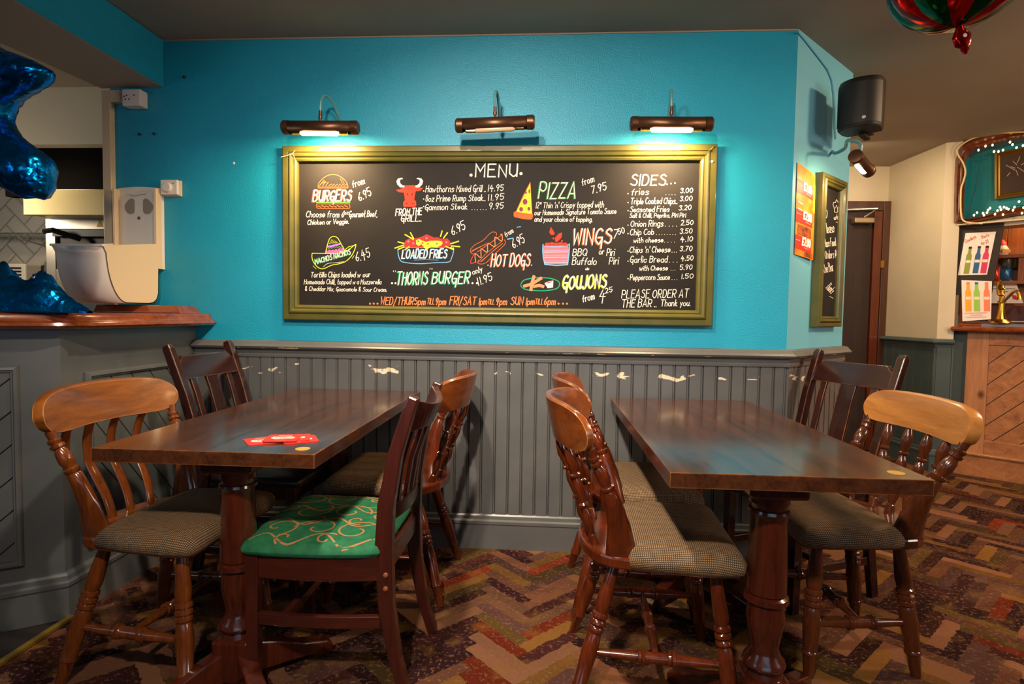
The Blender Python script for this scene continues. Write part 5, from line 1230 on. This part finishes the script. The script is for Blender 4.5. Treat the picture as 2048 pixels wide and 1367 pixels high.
MB().extrude([p+Vector((0, 0, 1.051)) for p in tp_], (0, 0, .034)).build('worktop', M_BARW, rtop, world=True, bevel=.012)
tp2 = [PB-DBv*.05+NB*.06, PB+DBv*1.6+NB*.06, PB+DBv*1.6-NB*.3, PB-DBv*.05-NB*.3]
MB().extrude([p+Vector((0, 0, 1.085)) for p in tp2], (0, 0, .020)).build('raised_edge', M_BARW, rtop, world=True, bevel=.006)
tp3 = [PB+DBv*.08+NB*.062, PB+DBv*1.5+NB*.062, PB+DBv*1.5-NB*.1, PB+DBv*.08-NB*.1]
MB().extrude([p+Vector((0, 0, 1.0865)) for p in tp3], (0, 0, .0205)).build('drip_tray', mat('tray_steel', rgb(140, 140, 140), .3, .8), rtop, world=True)
gb = MB().extrude([PB-DBv*.10-NB*.02, PB-DBv*.002-NB*.02, PB-DBv*.002-NB*.3, PB-DBv*.10-NB*.3], (0, 0, 1.049)).build('side_panel', M_GREY2, rbar, world=True)
# things on it
def pb(px, py, off=0, z=None): return atp(px, py, PB+NB*off, NB)
def quad(px, off): return [pb(a, b, off) for a, b in px]
fp_ = thing('drinks_sign', 'black mounted sign of three spirit bottles tilted beside the far bar', 'sign', tuple(pb(1930, 520, .0)))
outer = quad([(1917, 451), (2010, 446), (1984, 588), (1893, 590)], .0)
MB().extrude(outer, NB*.03).build('mount', mat('sign_mount', rgb(36, 26, 22), .6), fp_, world=True, bevel=.003)
inner = quad([(1931, 466), (1992, 463), (1974, 549), (1916, 550)], .031); MB().extrude(inner, NB*.002).build('sheet', M_PAPER, fp_, world=True)
ik = Ink(lambda a, b, l: pb(a, b, .0335+l))
def bottle_print(ik, cx, y0, y1, w, key, neck='dk', lean=-.16):
    L = lambda x_, y_: (x_+lean*(y_-y0)*1.0, y_)
    h = y1-y0; ik.fill([L(cx-w*.25, y0+h*.06), L(cx+w*.25, y0+h*.06), L(cx+w*.3, y0+h*.24), L(cx+w*.5, y0+h*.34), L(cx+w*.5, y1), L(cx-w*.5, y1), L(cx-w*.5, y0+h*.34), L(cx-w*.3, y0+h*.24)], key)
    ik.fill([L(cx-w*.28, y0), L(cx+w*.28, y0), L(cx+w*.28, y0+h*.08), L(cx-w*.28, y0+h*.08)], neck, .0012)
    ik.fill([L(cx-w*.44, y0+h*.50), L(cx+w*.44, y0+h*.50), L(cx+w*.44, y0+h*.60), L(cx-w*.44, y0+h*.60)], 'lb', .0012)
bottle_print(ik, 1941, 493, 547, 11, 'ol'); bottle_print(ik, 1959, 492, 546, 11, 'bl'); bottle_print(ik, 1975, 491, 546, 12, 'mg')
ik.text('Cowleys', 1931, 1955, 486, 474, 7, 'rd', .9); ik.text('. Shots', 1959, 1979, 478, 472, 6, 'rd', .8); ik.text('for £5', 1963, 1978, 490, 484, 6, 'rd', .8)
cl = {'ol': mat('p_olive', rgb(140, 150, 60), .5), 'bl': mat('p_blue', rgb(40, 90, 150), .5), 'mg': mat('p_magenta', rgb(205, 50, 100), .5), 'dk': M_BLACK, 'lb': M_CHALK, 'rd': mat('p_crimson', rgb(200, 40, 60), .5), 'yo': mat('p_amber', rgb(245, 170, 50), .5), 'gr': mat('p_green', rgb(150, 200, 80), .5), 'or': mat('p_peach', rgb(235, 130, 95), .5), 'te': mat('p_teal', rgb(20, 130, 120), .5)}
for k, m in ik.mb.items(): m.build('bottle_print' if k != 'rd' else 'lettering', cl[k], fp_, world=True, fix=False)
f2 = thing('bottle_flyer', 'white flyer with three fruit liqueur bottles on the far bar', 'flyer', tuple(pb(1950, 640, .02)))
MB().extrude(quad([(1923, 560), (1984, 562), (1982, 638), (1925, 642)], .040), NB*.003).build('sheet', M_PAPER, f2, world=True)
ik = Ink(lambda a, b, l: pb(a, b, .0435+l))
for cx, k, cap_ in ((1936, 'yo', 'or'), (1953, 'gr', 'te'), (1973, 'or', 'or')): bottle_print(ik, cx, 564, 622, 12, k, cap_, .02)
for yb, a, b in ((626, 1930, 1974), (630, 1940, 1965), (634, 1932, 1972)): ik.stroke([(a, yb), (b, yb-1)], .8, 'rd')
for k, m in ik.mb.items(): m.build('bottle_print' if k != 'rd' else 'lettering', cl[k], f2, world=True, fix=False)
bs = [pb(1931, 646, .055), pb(1983, 643, .055)]; zt = PB.z+1.106
MB().extrude([Vector((p.x, p.y, zt)) for p in (bs[0], bs[1], bs[1]-NB*.06, bs[0]-NB*.06)], (0, 0, .018)).build('wooden_stand', M_BROWN, f2, world=True, bevel=.003)
# brass swan-neck pump
b0 = pb(2001, 648, .02); zt = 1.107; tp0 = Vector((b0.x, b0.y, zt))
pm = thing('beer_pump', 'brass swan-neck beer pump on the far bar', 'beer pump', tuple(tp0))
pxm = 1/330.0
MB().lathe(tp0, tp0+Vector((0, 0, .27)), [(0, .070), (.03, .072), (.07, .055), (.12, .034), (.25, .024), (.40, .019), (.55, .016), (.56, .026), (.58, .026), (.60, .015), (.72, .014), (.74, .022), (.76, .014), (.88, .011), (.90, .022), (.93, .012), (1, .012)], 20).build('column', M_BRASS, pm, world=True, smooth=True)
arm = [pb(1998, 606, .03), pb(2006, 603, .035), pb(2016, 594, .04), pb(2026, 584, .045), pb(2034, 582, .05), pb(2038, 590, .05), pb(2039, 598, .05)]
MB().tube(catmull(arm, 4), .010, 8).build('swan_neck', M_BRASS, pm, world=True, smooth=True)
MB().tube(catmull([pb(1998, 590, .03), pb(1996, 578, .03), pb(1999, 566, .03), pb(2002, 560, .03)], 4), [.010]*6+[.014]*4+[.006]*3, 8).build('handle', M_BRASS, pm, world=True, smooth=True)

# back bar: wooden panels, shelves, small stock
QB = PB-NB*.75
def qb(px, py, off=0): return atp(px, py, QB+NB*off, NB)
def qdir(p): return (p-QB).dot(DBv), p.z
bb = thing('back_bar', 'wood panelled back bar with shelves at far right', 'back bar', tuple(QB))
u0 = qdir(qb(1960, 450))[0]-.1
def qp(u0, u1, z0, z1, off, th, m, nm): return MB().extrude([QB+DBv*u+NB*off+Vector((0, 0, z)) for u, z in ((u0, z0), (u1, z0), (u1, z1), (u0, z1))], NB*th).build(nm, m, bb, world=True, bevel=.002)
M_BBW = wood('back_bar_veneer', rgb(120, 66, 32), rgb(168, 100, 54), 'z', .35, .4)
for k in range(10): qp(u0+k*.14, u0+k*.14+.136, .9, 2.05, 0, .012, M_BBW, 'panel')
zsh1 = qb(2020, 513, .1).z; zsh2 = qb(2020, 565, .1).z
qp(u0, u0+1.4, zsh1-.014, zsh1+.012, .012, .16, M_BBW, 'shelf'); qp(u0, u0+1.4, zsh2-.014, zsh2+.012, .012, .16, M_BBW, 'shelf')
ud, _ = qdir(qb(2040, 540)); qp(ud, ud+.03, zsh2+.012, zsh1-.014, .012, .14, M_BBW, 'upright')
def shelf_thing(px, zb, mb_fn, off=.1): p = qb(px, 500, off); return Vector((p.x, p.y, zb))
p = shelf_thing(2003, zsh1+.012, None); sn = thing('festive_pot', 'small white pot with a red cap on the upper back-bar shelf', 'pot', tuple(p))
MB().lathe(p, p+Vector((0, 0, .085)), [(0, .034), (.2, .044), (.6, .044), (1, .026)], 16).build('pot', M_WHITEP, sn, world=True, smooth=True); MB().lathe(p+Vector((0, 0, .082)), p+Vector((0, 0, .125)), [(0, .034), (.4, .03), (1, .008)], 16).build('cap', M_REDC, sn, world=True, smooth=True)
MB().box(p.x-.03, p.x+.03, p.y-.050, p.y-.042, p.z+.02, p.z+.045).build('label', M_WORN, sn, world=True)
def packet(px, zb, m, label, w=.085, h=.12, off=.1, rot=0):
    p = shelf_thing(px, zb, None, off); mm = MB(); R = []
    for j in range(9):
        t_ = j/8; th = .022*sin(pi*t_)**.7+.0015; R.append([p+DBv*(w*(i/8-.5)*(1-.06*sin(pi*t_)))+NB*(th*sin(pi*i/8)*(1 if True else 0)+noise.noise(Vector((i, j, px)))*.004)+Vector((0, 0, h*t_)) for i in range(9)])
    mm.rings(R, closed_ring=False); R2 = [[q_-NB*.003 for q_ in r_] for r_ in R]; mm.rings(R2, closed_ring=False)
    o = mm.build('crisp_packet', m, smooth=True, fix=False); tag(o, label, 'packet'); return o
packet(1992, zsh2+.012, mat('pack_red', rgb(190, 50, 30), .25, .4), 'red shiny crisp packet on the lower back-bar shelf'); packet(2013, zsh2+.012, mat('pack_blue', rgb(50, 100, 150), .25, .4), 'blue shiny crisp packet on the lower back-bar shelf')
packet(2000, zsh2+.012, mat('pack_silver', rgb(190, 170, 150), .2, .7), 'silver shiny packet standing behind the red and blue packets', off=.045, h=.15)
for px, lb in ((2017, 'upturned short glass on the shelf, left of the pair'), (2037, 'upturned short glass on the shelf, right of the pair')):
    p = shelf_thing(px, zsh1-.09, None, .10); o = MB().lathe(p, p+Vector((0, 0, .075)), [(0, .036), (1, .030), (1, .028), (.05, .033)], 16).build('hanging_glass', M_GLASS, smooth=True); tag(o, lb.replace('upturned', 'hanging').replace('on the shelf', 'under the upper shelf'), 'glass')
sg = thing('back_bar_notice', 'bright white notice below the lower back-bar shelf', 'notice', tuple(qb(2010, 600, .1)))
MB().extrude([qb(a, b, .13) for a, b in ((1982, 566), (2033, 567), (2047, 606), (1980, 606))], NB*.003).build('sheet', M_PAPER, sg, world=True)
ik = Ink(lambda a, b, l: qb(a, b, .1345+l)); ik.stroke([(1984, 577), (2000, 577)], 1.2, 'k'); ik.stroke([(2006, 577), (2030, 577)], 1.2, 'k'); ik.stroke([(1993, 583), (2016, 583)], 1.2, 'k'); ik.mb['k'].build('lettering', M_BLACK, sg, world=True, fix=False)
ik = Ink(lambda a, b, l: qb(a, b, .1345+l)); ik.fill([(2023, 589), (2033, 591), (2037, 600), (2026, 598)], 'k'); ik.mb['k'].build('red_logo_patch', cl['rd'], sg, world=True, fix=False)
tl_ = thing('till', 'dark till with pale keypad behind the brass pump', 'till', tuple(qb(2025, 640, .25)))
tq = qb(2020, 640, .17); tq.z = 1.046
def tb(u0, u1, n0, n1, z0, z1, m, nm): return MB().extrude([tq+DBv*u+NB*n for u, n in ((u0, n0), (u1, n0), (u1, n1), (u0, n1))], (0, 0, z1-z0)).build(nm, m, tl_, world=True, bevel=.004)
o = tb(-.14, .25, -.05, .1, 0, .20, mat('till_plum', rgb(72, 30, 32), .4), 'body')
MB().extrude([tq+DBv*u+NB*n+Vector((0, 0, z)) for u, n, z in ((-.12, .105, .075), (.22, .105, .075), (.22, .02, .125), (-.12, .02, .125))], (0, 0, .006)).build('keypad', mat('pale_pink', rgb(214, 190, 190), .5), tl_, world=True)
sh_ = MB().extrude([QB+DBv*(u0-.1)+NB*.02, QB+DBv*(u0+1.5)+NB*.02, QB+DBv*(u0+1.5)+NB*.30, QB+DBv*(u0-.1)+NB*.30], (0, 0, 1.045)).build('back_cabinet', M_BROWN); tag(sh_, 'dark low cabinet under the back-bar shelves', 'cabinet')

# canopy over the bar: curved wooden surround, teal recess with picture and fairy lights
PC = PB+Vector((-.08, .01, 0))
def pc_(px, py, off=0): return atp(px, py, PC+NB*off, NB)
cano = thing('bar_canopy', 'curved dark wood canopy with teal recess above the far bar', 'canopy', tuple(pc_(1920, 300)))
outer = [(1908, 446), (1908, 400), (1909, 350), (1911, 322), (1916, 302), (1926, 288), (1942, 278), (1975, 268), (2010, 259), (2060, 249), (2130, 236)]
inner = [(1927, 438), (1928, 400), (1930, 350), (1931, 325), (1934, 311), (1941, 302), (1953, 296), (1980, 288), (2010, 281), (2060, 272), (2130, 260)]
bot_o = [(1912, 447), (1950, 444), (2000, 434), (2060, 424), (2130, 412)]; bot_i = [(1927, 438), (1955, 433), (2000, 422), (2060, 410), (2130, 396)]
mb = MB()
for A_, B_ in ((outer, inner), (bot_i, bot_o)):
    fa = [pc_(a, b, .03) for a, b in A_]; fb = [pc_(a, b, .03) for a, b in B_]; n = len(fa)
    secs = []
    for a, b in zip(fa, fb):
        secs.append([a-NB*.20, a, a.lerp(b, .3)+NB*.022, a.lerp(b, .55)+NB*.006, a.lerp(b, .8)+NB*.014, b, b-NB*.20])
    mb.rings(secs)
mb.build('surround', M_CANO, cano, world=True, smooth=True)
def recess(px, off, m, nm): return MB().extrude([pc_(a, b, off) for a, b in px], -NB*.01).build(nm, m, cano, world=True)
bk = [(1915, 450), (1915, 275), (1980, 255), (2140, 225), (2140, 420)]
pts_ = [pc_(a, b, .03) for a, b in bk]; MB().extrude([p_-NB*.16 for p_ in pts_], -NB*.01).build('recess_back', M_TEALD, cano, world=True)
a = pc_(1932, 300, .03); b = pc_(1930, 440, .03)
MB().hexa([Vector((a.x, a.y, 2.36)), Vector((a.x, a.y, b.z)), Vector((a.x, a.y, b.z))-NB*.17+DBv*.02, Vector((a.x, a.y, 2.36))-NB*.17+DBv*.02], [p_-DBv*.01 for p_ in (Vector((a.x, a.y, 2.36)), Vector((a.x, a.y, b.z)), Vector((a.x, a.y, b.z))-NB*.17+DBv*.02, Vector((a.x, a.y, 2.36))-NB*.17+DBv*.02)]).build('recess_side', M_TEALD, cano, world=True)
un = [pc_(1914, 447, .03), pc_(2130, 414, .03)]; z_ = un[0].z
MB().extrude([Vector((p.x, p.y, un[0].z-.012)) for p in (un[0]+NB*0, un[0]+DBv*1.3, un[0]+DBv*1.3-NB*.42, un[0]-NB*.42)], (0, 0, .010)).build('underside', M_CREAM, cano, world=True)
MB().extrude([pc_(a, b, -.02) for a, b in ((1935, 447), (2130, 418), (2130, 440), (1940, 458))], -NB*.02).build('fascia', M_CREAM, cano, world=True)
pf = thing('framed_print', 'gold framed dark firework print in the teal canopy recess', 'picture', tuple(pc_(2020, 350, -.10)))
fr_ = [pc_(a, b, -.115) for a, b in ((1990, 400), (2085, 386), (2085, 290), (1990, 306))]
MB().sweep(fr_, [(0, 0), (0, .02), (-.012, .022), (-.02, .012), (-.028, .014), (-.036, .006), (-.036, 0)], NB, closed=True).build('frame', mat('dull_gold', rgb(120, 88, 24), .35, .6), pf, world=True)
MB().extrude([p_+NB*.001 for p_ in fr_], NB*.004).build('print', plain_noise('dark_print', rgb(44, 26, 20), rgb(60, 34, 26), 8, .5), pf, world=True)
ik = Ink(lambda a, b, l: pc_(a, b, -.1095+l))
for a0, b0, a1, b1 in ((2012, 330, 2030, 340), (2020, 345, 2014, 352), (2032, 340, 2036, 350), (2035, 334, 2050, 344), (2026, 322, 2034, 330), (2040, 313, 2034, 326), (2022, 333, 2030, 336), (2042, 330, 2054, 322)): ik.stroke([(a0, b0), (a1, b1)], 1.3, 'k')
ik.mb['k'].build('firework_streak', mat('pale_streak', rgb(190, 170, 160), .6), pf, world=True, fix=False)
# fairy lights
fs = thing('fairy_lights', 'string of warm fairy lights round the teal recess', 'fairy lights', tuple(pc_(1970, 300, .04)))
bulbs = [(1957, 300), (1971, 292), (1985, 290), (1988, 303), (1997, 303), (2006, 300), (2020, 284), (2025, 289), (2033, 295), (2046, 291), (1948, 430), (1954, 425), (1966, 426), (1968, 430), (1974, 425), (1980, 416), (1990, 428), (1995, 421), (2002, 419), (2000, 414), (2008, 414), (2006, 429), (2017, 418), (2026, 420), (2029, 414), (2038, 403), (2044, 426), (2047, 415), (1976, 420), (2013, 416)]
for a, b in bulbs:
    p = pc_(a, b, .062); m = MB(); m.sphere(p, .0056, 8, 5, (1, 1, 1.5)); m.build('bulb', M_FAIRY, fs, world=True, smooth=True)
def wire(pp, r=.0022, off=.055): return [pc_(a, b, off) for a, b in pp]
m = MB(); m.tube(wire([(1955, 303), (1963, 295), (1980, 297), (1998, 297), (2012, 292), (2024, 287), (2040, 293), (2060, 290)]), .0022, 5)
m.tube(wire([(1945, 432), (1960, 428), (1975, 420), (1990, 424), (2005, 417), (2020, 415), (2036, 410), (2060, 412)]), .0022, 5)
m.tube(wire([(1966, 297), (1963, 320), (1957, 345), (1953, 362), (1950, 385), (1944, 395), (1942, 410), (1940, 430)], off=-.02), .0022, 5)
m.tube(wire([(1940, 305), (1942, 325), (1943, 340), (1938, 356)], off=-.02), .0018, 5); m.build('wire', M_WIRE, fs, world=True)
cb = MB().tube(catmull([pc_(a, b, .06) for a, b in ((2070, 263), (2020, 265), (1985, 267), (1950, 275), (1928, 286), (1915, 298), (1917, 311), (1926, 325), (1931, 343), (1927, 362), (1922, 380), (1922, 425), (1930, 443), (1965, 447))], 4), .0055, 6).build('white_cable', M_CABLEW, smooth=True)
tag(cb, 'loose cream cable draped round the canopy edge', 'cable')
# wall beyond the bar so the view closes
struct('wall_bar_back', MB().extrude([QB-NB*.02-DBv*.4, QB-NB*.02+DBv*2.2, QB-NB*.1+DBv*2.2, QB-NB*.1-DBv*.4], (0, 0, ZC)), M_CREAM)
